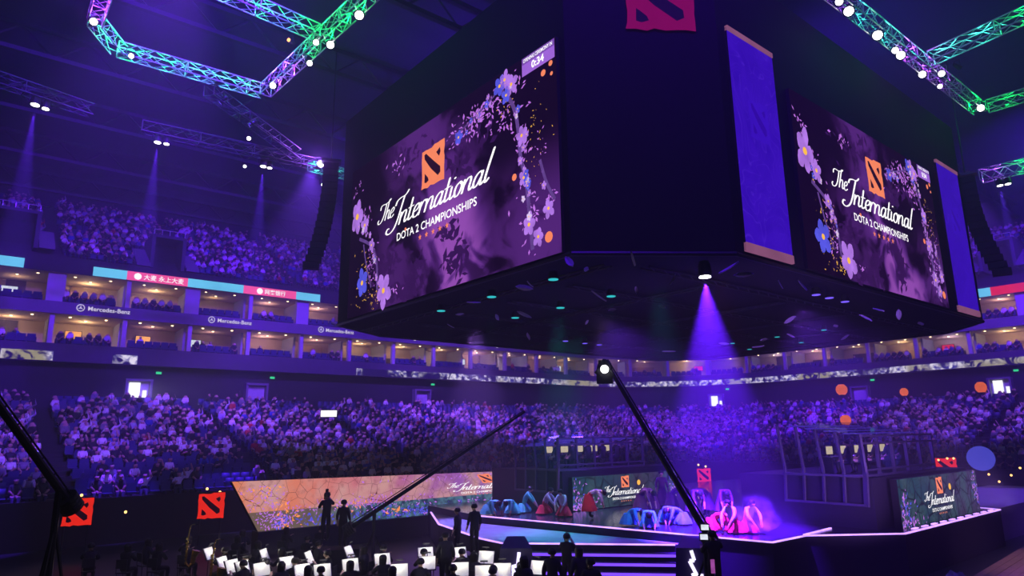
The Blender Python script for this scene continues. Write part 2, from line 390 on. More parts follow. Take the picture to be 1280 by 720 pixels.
# name plates on the ledge between the box levels
E_plate = emit('plate_letter_light', lin(225, 215, 250), 1.0)
for px, py in ((132, 391), (290, 404), (422, 422), (536, 431), (636, 441), (730, 445)):
    p = aty(px, py, 64.4); 
    if px > 650: sx = S1 + 3.4
    else: sx = p.x - X0
    x, y, rz = path_at(sx, -.03); P = Panel((x, y, 15.15), (math.cos(rz + PI), math.sin(rz + PI), 0), 4, .8); w = MB()
    vs, fs = text_mesh('Mercedes-Benz', .5, .015, 'LEFT'); P.put(w, vs, fs, .02, 0, (-1.3, .3))
    o = thing('name_plate', '', 'sign', (x, y, 15.15)); w.build('lettering', E_plate, o); w = MB(); ring_logo(P, w, (-1.8, .47), .3, .02); w.build('ringed_star', E_plate, o)
    nb = {132: 'left of the small portal stairs', 290: 'below the second pink strip', 422: 'left of the big screen corner', 536: 'under the lower corner of the left screen', 636: 'under the dark underside of the screen cube', 730: 'beside the raised camera head'}[px]
    tag(o, 'white lettering and ringed star on the ledge ' + nb, 'sign', 'name plates along the ledge')

# ------------------------------------------------------------------ box fronts: piers, lamps, furniture
pier_w = MB(); pier_w.box((0, .75, 0), (1.25, .5, 2.9)); pier_w.box((0, 3.9, 0), (.2, 3.2, 2.98)); M_pier = mat('pale_pier_plaster', (.42, .4, .46), .7, scale=.8); pier_wm = pier_w.mesh('pier', M_pier)
pier_n = MB(); pier_n.box((0, .55, 0), (.34, .4, 2.98)); pier_n.box((0, 3.9, 0), (.2, 3.2, 2.98)); pier_nm = pier_n.mesh('pier', M_pier)
dl_me = MB().lathe([(.1, 0), (.1, -.04), (.08, -.05)], n=10).mesh('ceiling_downlight', E_warm)
chair = MB(); chair.box((0, .05, .34), (.56, .5, .16)); chair.box((0, .32, .6), (.56, .14, .62)); chair.box((-.3, .1, .42), (.06, .45, .4)); chair.box((.3, .1, .42), (.06, .45, .4))
M_blueup = mat('dark_blue_upholstery', (.035, .03, .12), .8, scale=5)
chair_me = chair.mesh('box_chair', M_blueup)
M_wood = mat('dark_wood_panel', (.06, .03, .022), .5, scale=3); M_tan = mat('tan_panel', (.42, .25, .14), .6, scale=2); M_cream = mat('cream_panel', (.6, .55, .5), .7)
def at_box(me, s, off, z, name, rot=0.):
    x, y, rz = path_at(s, off); o = bpy.data.objects.new(name, me); COL.objects.link(o); o.location = (x, y, z); o.rotation_euler = (0, 0, rz + PI + rot); return o
BAY = 5.2; BS0 = (4.9 - X0)
bays = [BS0 + BAY * k for k in range(-2, 25)]
BOXPEOPLE = []
def lit_bay(lv, s, zf, k, vis):
    zc = zf + 2.88
    wide = (k % 2 == 1) if lv == 1 else False
    o = at_box(pier_wm if wide else pier_nm, s, 0, zf + 1.43, 'pier'); struct(o)
    if not vis: return
    x, y, rz = path_at(s + BAY / 2, 3.6); rnd = random.random()
    colr = (1, .7, .42) if rnd < .6 else ((1, .62, .7) if rnd < .8 else (.75, .6, 1))
    point('box_lamp', (x, y, zc - .55), colr, random.choice((50, 75, 95, 26)), .2)
    for j in range(3):
        o = at_box(dl_me, s + BAY * (.25 + .25 * j), 1.3 + (j % 2) * 1.5, zc - .01, 'ceiling_downlight'); tag(o, 'small warm downlight in the ceiling of a box on the %s level' % ('lower' if lv == 0 else 'upper'), 'lamp', 'downlights of the %s boxes' % ('lower' if lv == 0 else 'upper'))
    # back wall panel
    w_ = random.choice((1.4, 2.6, 3.2)); h_ = random.choice((1.0, 1.5, 2.2)); b = MB(); b.box((0, 0, 0), (w_, .08, h_))
    o = at_box(b.mesh('wall_panel', random.choice((M_wood, M_wood, M_tan, M_cream))), s + BAY * random.uniform(.35, .65), 5.4, zf + .4 + h_ / 2 + random.uniform(0, .4), 'wall_panel'); struct(o)
    if random.random() < .45:
        b = MB(); b.box((0, 0, 0), (1.5, .5, 1.0)); b.box((0, -.02, .53), (1.6, .56, .06))
        o = at_box(b.mesh('bar_counter', M_tan), s + BAY * random.uniform(.3, .7), 4.2, zf + .5, 'bar_counter'); tag(o, 'tan bar counter at the back of a spectator box', 'counter', 'counters in the boxes')
    if random.random() < .4:
        b = MB(); b.box((0, 0, 0), (1.3, .07, .75), mi=1); b.box((0, -.045, 0), (1.2, .02, .66))
        o = at_box(b.mesh('wall_television', [random.choice((E_screenw, E_screenw, E_redrib, E_warmtv)), M_black]), s + BAY * random.uniform(.25, .75), 5.2, zf + 1.9, 'wall_television'); tag(o, 'lit television on the back wall of a spectator box', 'television', 'televisions in the boxes')
    empty_row = random.random() < .65
    for j in range(6):
        ss = s + .75 + j * .66
        if (not empty_row and random.random() < .75) or random.random() < .12: BOXPEOPLE.append((ss, .8, zf + .34, 'sit'))
        o = at_box(chair_me, ss, .8, zf + .36, 'box_chair'); tag(o, 'dark blue upholstered chair at the front of a box on the %s level' % ('lower' if lv == 0 else 'upper'), 'chair', 'chairs in the %s boxes' % ('lower' if lv == 0 else 'upper'))
    if random.random() < .5:
        for j in range(random.randint(1, 3)): BOXPEOPLE.append((s + BAY * random.uniform(.2, .85), random.uniform(1.6, 2.6), zf, 'stand'))
E_warmtv = emit('amber_picture', lin(255, 170, 90), 1.2, 4, .4)
for k, s in enumerate(bays):
    x, y, _ = path_at(s + BAY / 2, 0); px, py = proj((x, y, 13.5))
    lit_bay(0, s, 12.1, k, -60 < px < 1340 and s < S3 - 3)
    px, py = proj((x, y, 17)); v = (-60 < px < 455 or 1205 < px < 1340)
    if v: lit_bay(1, s, 15.55, k + 1, True)
# glass balustrade on the boxes' ledge
# doorways in the concourse wall with glowing sheets in place of a lit corridor
M_door = mat('doorway_frame', (.2, .18, .24), .6)
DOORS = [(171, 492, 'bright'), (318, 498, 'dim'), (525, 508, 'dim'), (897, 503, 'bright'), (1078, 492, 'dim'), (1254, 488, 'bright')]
M_corr = mat('corridor_wall', (.55, .53, .6), .8)
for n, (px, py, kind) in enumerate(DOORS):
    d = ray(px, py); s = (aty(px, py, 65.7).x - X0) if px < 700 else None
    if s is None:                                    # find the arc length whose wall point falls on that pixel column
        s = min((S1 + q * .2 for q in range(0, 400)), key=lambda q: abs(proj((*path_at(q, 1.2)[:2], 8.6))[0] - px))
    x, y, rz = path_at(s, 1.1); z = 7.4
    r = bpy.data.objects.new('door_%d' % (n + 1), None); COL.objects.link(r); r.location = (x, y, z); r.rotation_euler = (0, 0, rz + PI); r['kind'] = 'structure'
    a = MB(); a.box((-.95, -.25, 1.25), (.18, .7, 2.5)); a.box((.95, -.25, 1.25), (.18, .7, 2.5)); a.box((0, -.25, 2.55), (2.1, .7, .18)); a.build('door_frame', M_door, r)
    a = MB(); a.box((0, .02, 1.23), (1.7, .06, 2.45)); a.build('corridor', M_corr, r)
    if kind == 'bright': a = MB(); a.box((-.25, -.05, 1.3), (.85, .04, 2.1)); a.box((.55, -.05, 1.0), (.3, .04, 1.4)); a.build('corridor_glow_sheet', E_door, r)  # emissive sheets stand in for the light inside the corridor
    e = at_box(MB().box((0, 0, 0), (.42, .1, .2)).mesh('exit_light', E_exit), s + 1.5, .95, z + 2.75 + .5, 'exit_light')
    tag(e, 'small green exit light over a doorway in the concourse wall', 'exit sign', 'exit lights over the doorways')
spot('corridor_lamp', aty(172, 486, 65.0), aty(215, 560, 58), (.8, .7, 1), 2200, 100)

# portals in the upper stand
def portal(px, py, w, label):
    p = aty(px, py, 68.2) if px < 700 else atx(px, py, 85.2)
    rz = PI if px < 700 else PI / 2
    r = thing('stand_portal', label, 'portal', (p.x, p.y, p.z)); r.rotation_euler = (0, 0, rz + PI)
    a = MB(); a.box((-w / 2, 0, 0), (.3, 3.6, 3.0)); a.box((w / 2, 0, 0), (.3, 3.6, 3.0)); a.box((0, 0, 1.55), (w + .3, 3.6, .25)); b = a.mesh('portal_wall', M_conc)
    o = bpy.data.objects.new('portal_wall', b); COL.objects.link(o); o.parent = r
    o = bpy.data.objects.new('opening', MB().box((0, 1.0, 0), (w - .3, .1, 2.9)).mesh('opening', M_black)); COL.objects.link(o); o.parent = r  # black sheet stands in for the darkness of the passage
    for sx in (-1, 1):
        a = MB()
        for k in range(7): a.box((sx * (w / 2 + .75), -2.2 + .55 * k, -1.4 + .32 * k), (1.1, .55, .35))
        o = bpy.data.objects.new('stair_flight', a.mesh('stair_flight', M_ledge)); COL.objects.link(o); o.parent = r
    a = MB(); a.tube((-w / 2, -1.6, 2.2), (w / 2, -1.6, 2.2), .04)
    for k in range(5): x_ = -w / 2 + w * k / 4; a.tube((x_, -1.6, 1.6), (x_, -1.6, 2.2), .03)
    o = bpy.data.objects.new('railing', a.mesh('railing', M_metal)); COL.objects.link(o); o.parent = r
    return (p, w)
PORTALS = [portal(205, 322, 2.6, 'dark stand portal with pale stairs above the pink display strip'), portal(14, 290, 3.4, 'dark stand portal with a railing above the pale cyan strip'),
           portal(1252, 322, 3.0, 'dark stand portal beyond the right line of speakers')]
# ================================================================== people
def skin_mesh(J, Ed, root, sub=1, ratio=None):
    """grow one continuous body surface over a jointed skeleton"""
    names = list(J); bm = bmesh.new(); lay = bm.verts.layers.skin.verify(); vv = {}
    for n in names:
        c_, r_ = J[n]; v = bm.verts.new(c_); rr = r_ if isinstance(r_, tuple) else (r_, r_); v[lay].radius = rr; v[lay].use_root = (n == root); vv[n] = v
    for a, b in Ed: bm.edges.new((vv[a], vv[b]))
    me = bpy.data.meshes.new('person'); bm.to_mesh(me); bm.free(); o = bpy.data.objects.new('person', me); COL.objects.link(o)
    m = o.modifiers.new('skin', 'SKIN'); m.use_smooth_shade = True; m.branch_smoothing = .3
    if sub: o.modifiers.new('sub', 'SUBSURF').levels = sub
    if ratio: d = o.modifiers.new('dec', 'DECIMATE'); d.ratio = ratio
    dg = bpy.context.evaluated_depsgraph_get(); out = bpy.data.meshes.new_from_object(o.evaluated_get(dg)); bpy.data.objects.remove(o, do_unlink=True)
    return out
def skeleton(pose, fingers=True):
    J = {}; Ed = []
    def chain(*ns):
        for a, b in zip(ns, ns[1:]): Ed.append((a, b))
    def put(n, c, r): J[n] = (Vector(c), r)
    K = pose
    g_ = 1.3 if fingers else 1.1; put('pelvis', K['pelvis'], .125 * g_); put('spine', K['spine'], .115 * g_); put('chest', K['chest'], (.15 * g_, .12 * g_)); put('neckb', K['neckb'], .065 * g_); put('neck', K['neck'], .055)
    hd = Vector(K['head']); put('jaw', hd + Vector(K.get('fw', (0, .03, -.06))), .08); put('head', hd, .108 if fingers else .1); put('crown', hd + Vector(K.get('up', (0, -.01, .075))), .085)
    chain('pelvis', 'spine', 'chest', 'neckb', 'neck', 'jaw', 'head', 'crown')
    if fingers:
        f_ = Vector(K.get('face', (0, 1, 0))); put('nose', hd + f_ * .112 + Vector((0, 0, -.015)), .014); Ed.append(('head', 'nose'))
        for s in (-1, 1): put('ear%d' % s, hd + Vector((s * .1, -.01, -.01)), .018); Ed.append(('head', 'ear%d' % s))
    for s, q in ((-1, 'l'), (1, 'r')):
        mir = lambda p: (Vector(p) if not isinstance(p, dict) else Vector(p[q]))
        g = lambda n: Vector((abs(mir(K[n]).x) * s if not isinstance(K[n], dict) else mir(K[n]).x, mir(K[n]).y, mir(K[n]).z))
        sh, el, wr = g('sh'), g('el'), g('wr')
        put('sh' + q, sh, .07 * g_); put('el' + q, el, .05 * g_); put('wr' + q, wr, .034 * g_)
        chain('chest', 'sh' + q, 'el' + q, 'wr' + q)
        d = (wr - el).normalized(); palm = wr + d * .07; put('palm' + q, palm, (.036, .02)); Ed.append(('wr' + q, 'palm' + q))
        if fingers:
            side = Vector((0, 0, 1)).cross(d); side = side.normalized() if side.length > .1 else Vector((1, 0, 0)); cu2 = d.cross(side) * -1
            if cu2.z > 0: cu2 = -cu2
            for k in range(4):
                b = palm + d * .035 + side * (.027 - .018 * k) * s; ln = (.07, .078, .072, .056)[k]
                put('f%s%da' % (q, k), b, .0095); put('f%s%db' % (q, k), b + d * ln * .5 + cu2 * .008, .0085); put('f%s%dc' % (q, k), b + d * ln * .85 + cu2 * .03, .007)
                chain('palm' + q, 'f%s%da' % (q, k), 'f%s%db' % (q, k), 'f%s%dc' % (q, k))
            tb = wr + d * .04 + side * .038 * s; put('t%sa' % q, tb, .011); put('t%sb' % q, tb + d * .035 + side * .02 * s, .0095); chain('wr' + q, 't%sa' % q, 't%sb' % q)
        hp, kn, an, to = g('hp'), g('kn'), g('an'), g('to')
        put('hp' + q, hp, .09 * g_); put('kn' + q, kn, .064 * g_); put('an' + q, an, .045 * g_); put('to' + q, to, (.04, .03)); chain('pelvis', 'hp' + q, 'kn' + q, 'an' + q, 'to' + q)
    return J, Ed
SEAT = dict(pelvis=(0, 0, .55), spine=(0, 0, .75), chest=(0, .03, .96), neckb=(0, .03, 1.1), neck=(0, .04, 1.16), head=(0, .06, 1.27), sh=(.17, .02, 1.05), el=(.23, .1, .8), wr=(.12, .32, .66),
            hp=(.09, .03, .52), kn=(.12, .45, .5), an=(.12, .42, .1), to=(.13, .56, .05))
SEAT2 = dict(SEAT, el={'l': (-.3, .08, 1.2), 'r': (.26, .12, .82)}, wr={'l': (-.2, .16, 1.5), 'r': (.1, .3, .9)})
LEAN = dict(SEAT, spine=(0, .1, .74), chest=(0, .24, .9), neckb=(0, .31, 1.0), neck=(0, .34, 1.05), head=(0, .4, 1.13), sh=(.17, .26, .98), el=(.22, .36, .68), wr=(.06, .5, .62))
STAND = dict(pelvis=(0, 0, .95), spine=(0, 0, 1.13), chest=(0, .01, 1.34), neckb=(0, 0, 1.47), neck=(0, .01, 1.53), head=(0, .03, 1.64), sh=(.17, 0, 1.43), el=(.25, -.02, 1.15), wr=(.27, .08, .92),
             hp=(.09, 0, .9), kn=(.1, .02, .5), an=(.1, -.01, .09), to=(.11, .14, .045))
PHOTO = dict(STAND, el=(.27, .16, 1.22), wr=(.1, .26, 1.5), head=(0, .06, 1.63))
OPER = dict(STAND, el={'l': (-.26, .12, 1.2), 'r': (.3, .15, 1.3)}, wr={'l': (-.18, .36, 1.3), 'r': (.14, .34, 1.55)})
PLAY = dict(SEAT, el={'l': (-.27, .2, .86), 'r': (.28, .12, .84)}, wr={'l': (-.12, .4, 1.0), 'r': (.1, .34, .82)})
KNEEL = dict(pelvis=(0, -.08, .4), spine=(0, .1, .54), chest=(0, .3, .58), neckb=(0, .43, .56), neck=(0, .48, .54), head=(0, .57, .48), fw=(0, .02, -.06), up=(0, .07, .02), face=(0, .5, -.85), sh=(.17, .34, .56),
             el=(.24, .44, .3), wr=(.2, .52, .08), hp=(.1, -.06, .36), kn=(.15, .24, .07), an=(.14, -.22, .06), to=(.14, -.37, .045))
BOW = dict(STAND, pelvis=(0, -.05, .9), spine=(0, .12, 1.05), chest=(0, .33, 1.1), neckb=(0, .46, 1.07), neck=(0, .51, 1.05), head=(0, .6, .98), fw=(0, .02, -.06), up=(0, .07, .02), face=(0, .5, -.85), sh=(.17, .37, 1.08),
           el=(.24, .47, .82), wr=(.2, .55, .55), hp=(.09, -.05, .86))
CROUCH = dict(KNEEL, pelvis=(0, -.12, .34), spine=(0, -.02, .55), chest=(0, .1, .75), neckb=(0, .17, .87), neck=(0, .2, .92), head=(0, .25, 1.0), fw=(0, .05, -.05), up=(0, .02, .07), face=(0, .9, -.3), sh=(.17, .12, .83), el=(.25, .3, .6), wr=(.15, .48, .35))
def classify(me, J, hairz=.03):
    """region of every face: 0 top, 1 legs, 2 skin, 3 hair, 4 shoes"""
    keys = [k for k in J if not k.startswith(('f', 't', 'nose', 'ear')) or k.startswith('to')]; pts = np.array([J[k][0] for k in keys]); out = []
    hd = J['head'][0]; up = (J['crown'][0] - hd).normalized(); fw = (J['jaw'][0] - J['head'][0])
    for p in me.polygons:
        c_ = np.array(p.center); k = keys[int(np.argmin(((pts - c_) ** 2).sum(1)))]
        if k in ('head', 'crown', 'jaw', 'neck'):
            rel = Vector(c_) - hd; out.append(3 if (rel.dot(up) > hairz or rel.dot(fw.normalized()) < -.03 and k != 'neck') else 2)
        elif k.startswith(('wr', 'palm')): out.append(2)
        elif k.startswith(('to', 'an')): out.append(4)
        elif k.startswith(('kn', 'hp', 'pelvis')): out.append(1)
        else: out.append(0)
    return out
PCACHE = {}
def person_mesh(key, pose, top, legs, fine=True):
    k = (key, fine)
    if k not in PCACHE:
        J, Ed = skeleton(pose, fine); me = skin_mesh(J, Ed, 'pelvis', 1 if fine else 0, None if fine else .42); PCACHE[k] = (me, classify(me, J), J)
    me, cl, J = PCACHE[k]; m = me.copy(); m.name = 'person'; m.materials.clear()
    for q in (top, legs, M_skin, M_hair, M_shoe): m.materials.append(q)
    m.polygons.foreach_set('material_index', cl); m.polygons.foreach_set('use_smooth', [True] * len(m.polygons)); return m
def hair_mesh(pose, long=False):
    hd = Vector(pose['head']); up = Vector(pose.get('up', (0, -.01, .075))).normalized(); face = Vector(pose.get('face', (0, 1, 0)))
    Mx = up.to_track_quat('Z', 'Y').to_matrix(); mb = MB(); n = 12; rings = [(.118, -.02), (.122, .03), (.108, .08), (.07, .118), (.02, .132)]
    if long: rings = [(.1, -.22), (.11, -.14), (.116, -.06)] + rings
    back = -face; vs = []
    mb.lathe(rings, hd + back * .022, n, M=Mx); return mb.mesh('hair', M_hair)
def person(name, key, pose, loc, rz, top, legs, label, group=None, hair=True, cat='person', scale=1.):
    me = PM.setdefault((key, top.name, legs.name), None) or person_mesh(key, pose, top, legs); PM[(key, top.name, legs.name)] = me
    o = bpy.data.objects.new(name, me); COL.objects.link(o); o.location = loc; o.rotation_euler = (0, 0, rz); o.scale = (scale,) * 3; tag(o, label, cat, group)
    if hair:
        hm = HM.setdefault((key, hair), None) or hair_mesh(pose, hair == 'long'); HM[(key, hair)] = hm
        h = bpy.data.objects.new('hair', hm); COL.objects.link(h); h.parent = o
    return o
PM, HM = {}, {}

# ------------------------------------------------------------------ seats and spectators in the stands
tone = {'white': M_white, 'black': M_dark, 'lavender': mat('lavender_cotton', (.45, .4, .6), .8), 'grey': mat('grey_cotton', (.22, .22, .26), .8), 'red': mat('red_cotton', (.5, .04, .05), .8), 'blue': mat('blue_cotton', (.06, .09, .4), .8)}
tone_p = [('white', .24), ('black', .46), ('lavender', .09), ('grey', .14), ('red', .015), ('blue', .085)]
def pick_tone():
    r = random.random()
    for t_, p_ in tone_p:
        r -= p_
        if r <= 0: return t_
    return 'black'
seat = MB(); seat.box((0, .0, .42), (.46, .42, .06)); seat.box((0, -.24, .66), (.46, .06, .5)); seat.box((0, -.15, .2), (.1, .1, .4)); seat_me = seat.mesh('stadium_seat', M_seat)
slots = []
for tier, fn, N in (('lower', low, LOW_N), ('upper', upr, UP_N)):
    for k in range(1, N):
        off, z = fn(k); off += .45
        sp = .56; s = 1.0; ph = random.random() * .3
        while s < S3 - 1:
            s_ = s + ph; s += sp
            if off < -RC and (S1 - (-off - RC) < s_ < S2 + (-off - RC)): continue
            if (s_ + 2.2) % 10.4 < 1.25: continue                                    # aisle
            x, y, rz = path_at(s_, off); px, py = proj((x, y, z + 1.1))
            if px < -70 or px > 1350 or py < 200: continue
            if tier == 'upper' and (480 < px < 1165): continue
            if tier == 'upper' and any(abs(x - p.x) < w / 2 + 1.2 and abs(y - p.y) < 2.6 and px < 700 or (px > 700 and abs(y - p.y) < w / 2 + 1.2 and abs(x - p.x) < 2.6) for p, w in PORTALS): continue
            slots.append((tier, k, x, y, z, rz, px, py, math.hypot(x, y)))
ppl, sts = [], []
for q in slots:
    tier, k, x, y, z, rz, px, py, d = q
    occ = .74 if tier == 'lower' else .66
    if tier == 'lower' and k > 19: occ = .35
    if tier == 'lower' and px < 330 and k < 7: occ = .3
    if random.random() < occ: ppl.append((q, pick_tone()))
    else: sts.append(q)
vis = lambda q: 4 < q[6] < 1276 and (q[7] < 585 or q[6] < 280) and not (960 < q[6] < 1170 and q[7] > 530)
ppl.sort(key=lambda e: (not vis(e[0]), e[0][8])); sts.sort(key=lambda q: (not vis(q), q[8]))
poses = [('sit', SEAT), ('sit_arm', SEAT2), ('lean', LEAN)]
spec = {(p, t_): person_mesh(p, dict(poses)[p], tone[t_], M_trous, False) for p, _ in poses for t_ in tone}
pose_of = lambda: random.choices(('sit', 'lean', 'sit_arm'), (.62, .24, .14))[0]
art = {'white': 'a white', 'black': 'a black', 'lavender': 'a lavender', 'grey': 'a grey', 'red': 'a red', 'blue': 'a blue'}
NI, NS = 190, 300
ORD = ['bottom', 'first', 'second', 'third', 'fourth', 'fifth', 'sixth', 'seventh', 'eighth', 'ninth', 'tenth', 'eleventh', 'twelfth', 'thirteenth', 'fourteenth', 'fifteenth', 'sixteenth', 'seventeenth', 'eighteenth', 'nineteenth', 'twentieth', 'twenty-first', 'twenty-second', 'twenty-third', 'twenty-fourth', 'twenty-fifth']
for (q, t_) in ppl[:NI]:
    tier, k, x, y, z, rz, px, py, d = q; o = bpy.data.objects.new('person', spec[(pose_of(), t_)]); COL.objects.link(o); o.location = (x, y, z - .02); o.rotation_euler = (0, 0, rz + random.uniform(-.25, .25))
    tag(o, 'spectator in %s top seated in the %s row of the %s stand' % (art[t_], ORD[k], tier), 'person', 'spectators in %s tops, %s row of the %s stand' % (t_, ORD[k], tier))
for q in sts[:NS]:
    tier, k, x, y, z, rz, px, py, d = q; o = bpy.data.objects.new('stadium_seat', seat_me); COL.objects.link(o); o.location = (x, y, z); o.rotation_euler = (0, 0, rz); tag(o, 'empty navy blue seat in the %s row of the %s stand' % (ORD[k], tier), 'seat', 'empty seats in the %s row of the %s stand' % (ORD[k], tier))
def tri_arrays(me):
    me.calc_loop_triangles(); v = np.empty(len(me.vertices) * 3, np.float32); me.vertices.foreach_get('co', v); t_ = np.empty(len(me.loop_triangles) * 3, np.int32); me.loop_triangles.foreach_get('vertices', t_)
    mi = np.empty(len(me.polygons), np.int32); me.polygons.foreach_get('material_index', mi); tp = np.empty(len(me.loop_triangles), np.int32); me.loop_triangles.foreach_get('polygon_index', tp)
    return v.reshape(-1, 3), t_.reshape(-1, 3), mi[tp]
def bulk(name, items, mats, label, cat):
    """many small look-alikes joined into one mesh; items = (mesh arrays, x, y, z, rz, scale, material map)"""
    V, T, MI = [], [], []; o_ = 0
    for (v, t_, mi), x, y, z, rz, sc, mp in items:
        c_, s_ = math.cos(rz), math.sin(rz); R_ = np.array(((c_, s_, 0), (-s_, c_, 0), (0, 0, 1)), np.float32); V.append((v * sc) @ R_ + np.array((x, y, z), np.float32)); T.append(t_ + o_); MI.append(np.array(mp, np.int32)[mi]); o_ += len(v)
    V = np.concatenate(V); T = np.concatenate(T); MI = np.concatenate(MI); me = bpy.data.meshes.new(name)
    me.vertices.add(len(V)); me.vertices.foreach_set('co', V.ravel()); me.loops.add(T.size); me.loops.foreach_set('vertex_index', T.ravel())
    me.polygons.add(len(T)); me.polygons.foreach_set('loop_start', np.arange(0, T.size, 3, dtype=np.int32)); me.polygons.foreach_set('material_index', MI)
    for m in mats: me.materials.append(m)
    me.update(calc_edges=True); o = bpy.data.objects.new(name, me); COL.objects.link(o); return tag(o, label, cat, None, 'stuff')
far = {}
for p_, ps in poses:
    J, Ed = skeleton(ps, False); me = skin_mesh(J, Ed, 'pelvis', 0, .2); cl = classify(me, J); me.polygons.foreach_set('material_index', cl); far[p_] = tri_arrays(me)
tl = list(tone); mats = [tone[t_] for t_ in tl] + [M_trous, M_skin, M_hair, M_shoe]; nT = len(tl)
for tier in ('lower', 'upper'):
    it = [(far[pose_of()], q[2], q[3], q[4], q[5] + random.uniform(-.3, .3), random.uniform(.92, 1.06), (tl.index(t_), nT, nT + 1, nT + 2, nT + 3)) for q, t_ in ppl[NI:] if q[0] == tier]
    bulk('crowd', it, mats, 'dense far crowd of seated spectators filling the %s stand' % tier, 'crowd')
    it = [(tri_arrays(seat_me), q[2], q[3], q[4], q[5], 1., (0,)) for q in sts[NS:] + [e[0] for e in ppl] if q[0] == tier]
    if it: bulk('seat_rows', it, [M_seat], 'far rows of empty navy seats in the %s stand' % tier, 'seats')
stand_me = {t_: person_mesh('stand_far', STAND, tone[t_], M_trous, False) for t_ in tone}
J, Ed = skeleton(STAND, False); me = skin_mesh(J, Ed, 'pelvis', 0, .3); me.polygons.foreach_set('material_index', classify(me, J)); far['stand'] = tri_arrays(me)
it = []
for s, off, z, ps in BOXPEOPLE:
    x, y, rz = path_at(s, off); t_ = pick_tone(); it.append((far['stand' if ps == 'stand' else 'sit'], x, y, z, rz + random.uniform(-.4, .4), 1., (tl.index(t_), nT, nT + 1, nT + 2, nT + 3)))
bulk('box_guests', it, mats, 'scattered guests seated and standing in the lit spectator boxes', 'crowd')
for px, py, t_ in ((16, 247, 'lavender'), (27, 258, 'grey')):
    p = aty(px, py + 8, 69.5); o = bpy.data.objects.new('person', stand_me[t_]); COL.objects.link(o); o.location = (p.x, p.y, p.z - 1.1); o.rotation_euler = (0, 0, PI); tag(o, 'person in %s top standing over the stand portal at the cyan strip' % art[t_], 'person')
# ================================================================== lettering and emblem drawing
def smooth_pts(pts, n=6):
    P_l = [Vector((*p, 0)) for p in pts]; out = []
    for i in range(len(P_l) - 1):
        p0, p1, p2, p3 = P_l[max(i - 1, 0)], P_l[i], P_l[i + 1], P_l[min(i + 2, len(P_l) - 1)]
        for k in range(n):
            t_ = k / n; out.append(.5 * ((2 * p1) + (p2 - p0) * t_ + (2 * p0 - 5 * p1 + 4 * p2 - p3) * t_ ** 2 + (-p0 + 3 * p1 - 3 * p2 + p3) * t_ ** 3))
    return out + [P_l[-1]]
GLY = {  # pen strokes of a slanted script hand, x-height 1; (strokes, advance)
    'n': ([[(0, 1), (.02, .4), (0, 0)], [(0, .45), (.2, .9), (.42, .98), (.52, .75), (.5, .25), (.6, .03), (.8, .22)]], .8),
    't': ([[(.12, 1.75), (.1, .9), (.08, .25), (.2, .02), (.45, .22)], [(-.15, 1.0), (.42, 1.04)]], .5),
    'e': ([[(.02, .45), (.32, .55), (.46, .8), (.3, 1.0), (.06, .8), (0, .4), (.12, .05), (.35, .03), (.58, .25)]], .58),
    'r': ([[(0, 1), (.02, .4), (0, 0)], [(.02, .5), (.18, .9), (.36, 1.0), (.5, .86)]], .55),
    'a': ([[(.52, .85), (.34, 1.0), (.1, .8), (0, .38), (.12, .04), (.32, .12), (.52, .6)], [(.55, 1.0), (.52, .3), (.6, .03), (.8, .22)]], .8),
    'i': ([[(0, .95), (0, .3), (.1, .03), (.32, .22)], [(.08, 1.42), (.1, 1.5), (.12, 1.44)]], .34),
    'o': ([[(.3, 1.0), (.06, .8), (0, .4), (.14, .04), (.36, .1), (.5, .5), (.46, .85), (.3, 1.0), (.45, .82), (.68, .8)]], .66),
    'l': ([[(.22, 2.25), (.12, 1.3), (.05, .4), (.14, .03), (.36, .25)]], .42),
    'h': ([[(.16, 2.1), (.08, 1.2), (.02, .5), (0, 0)], [(.02, .5), (.2, .92), (.4, .95), (.48, .7), (.46, .2), (.58, .03), (.75, .2)]], .76),
    'I': ([[(-.1, 1.75), (-.02, 2.1), (.3, 2.25), (.75, 2.3), (1.0, 2.62)], [(.66, 2.28), (.56, 1.4), (.46, .5), (.25, -.15), (-.15, -.42), (-.5, -.25), (-.45, .05), (-.25, .05)]], .72),
    'T': ([[(-.35, 1.35), (-.35, 1.7), (-.1, 1.85), (.4, 1.8), (.95, 1.95), (1.08, 2.15)], [(.5, 1.8), (.45, 1.1), (.36, .45), (.12, 0), (-.25, -.08), (-.42, .18), (-.28, .35)]], .72)}
def script_word(word, wd=.12, shear=.28):
    vs, fs = [], []; x0 = 0
    for ch in word:
        strokes, adv = GLY[ch]
        for st in strokes:
            pt = smooth_pts(st); o = len(vs)
            for i, p in enumerate(pt):
                d = (pt[min(i + 1, len(pt) - 1)] - pt[max(i - 1, 0)]); d = d.normalized() if d.length > 1e-6 else Vector((1, 0, 0)); nrm = Vector((-d.y, d.x, 0))
                w_ = wd * (.42 + .58 * abs(d.y)) * (.55 if i in (0, len(pt) - 1) else 1)
                for q in (p + nrm * w_, p - nrm * w_): vs.append((x0 + q.x + q.y * shear, q.y))
            fs += [(o + 2 * i, o + 2 * i + 1, o + 2 * i + 3, o + 2 * i + 2) for i in range(len(pt) - 1)]
        x0 += adv
    return vs, fs, x0
def rough_square(n=7, j=.03, seed=3):
    r = random.Random(seed); pts = []
    for (x, y, dx, dy) in ((0, 0, 1, 0), (1, 0, 0, 1), (1, 1, -1, 0), (0, 1, 0, -1)):
        for k in range(n): pts.append((x + dx * k / n + r.uniform(-j, j), y + dy * k / n + r.uniform(-j, j)))
    return pts
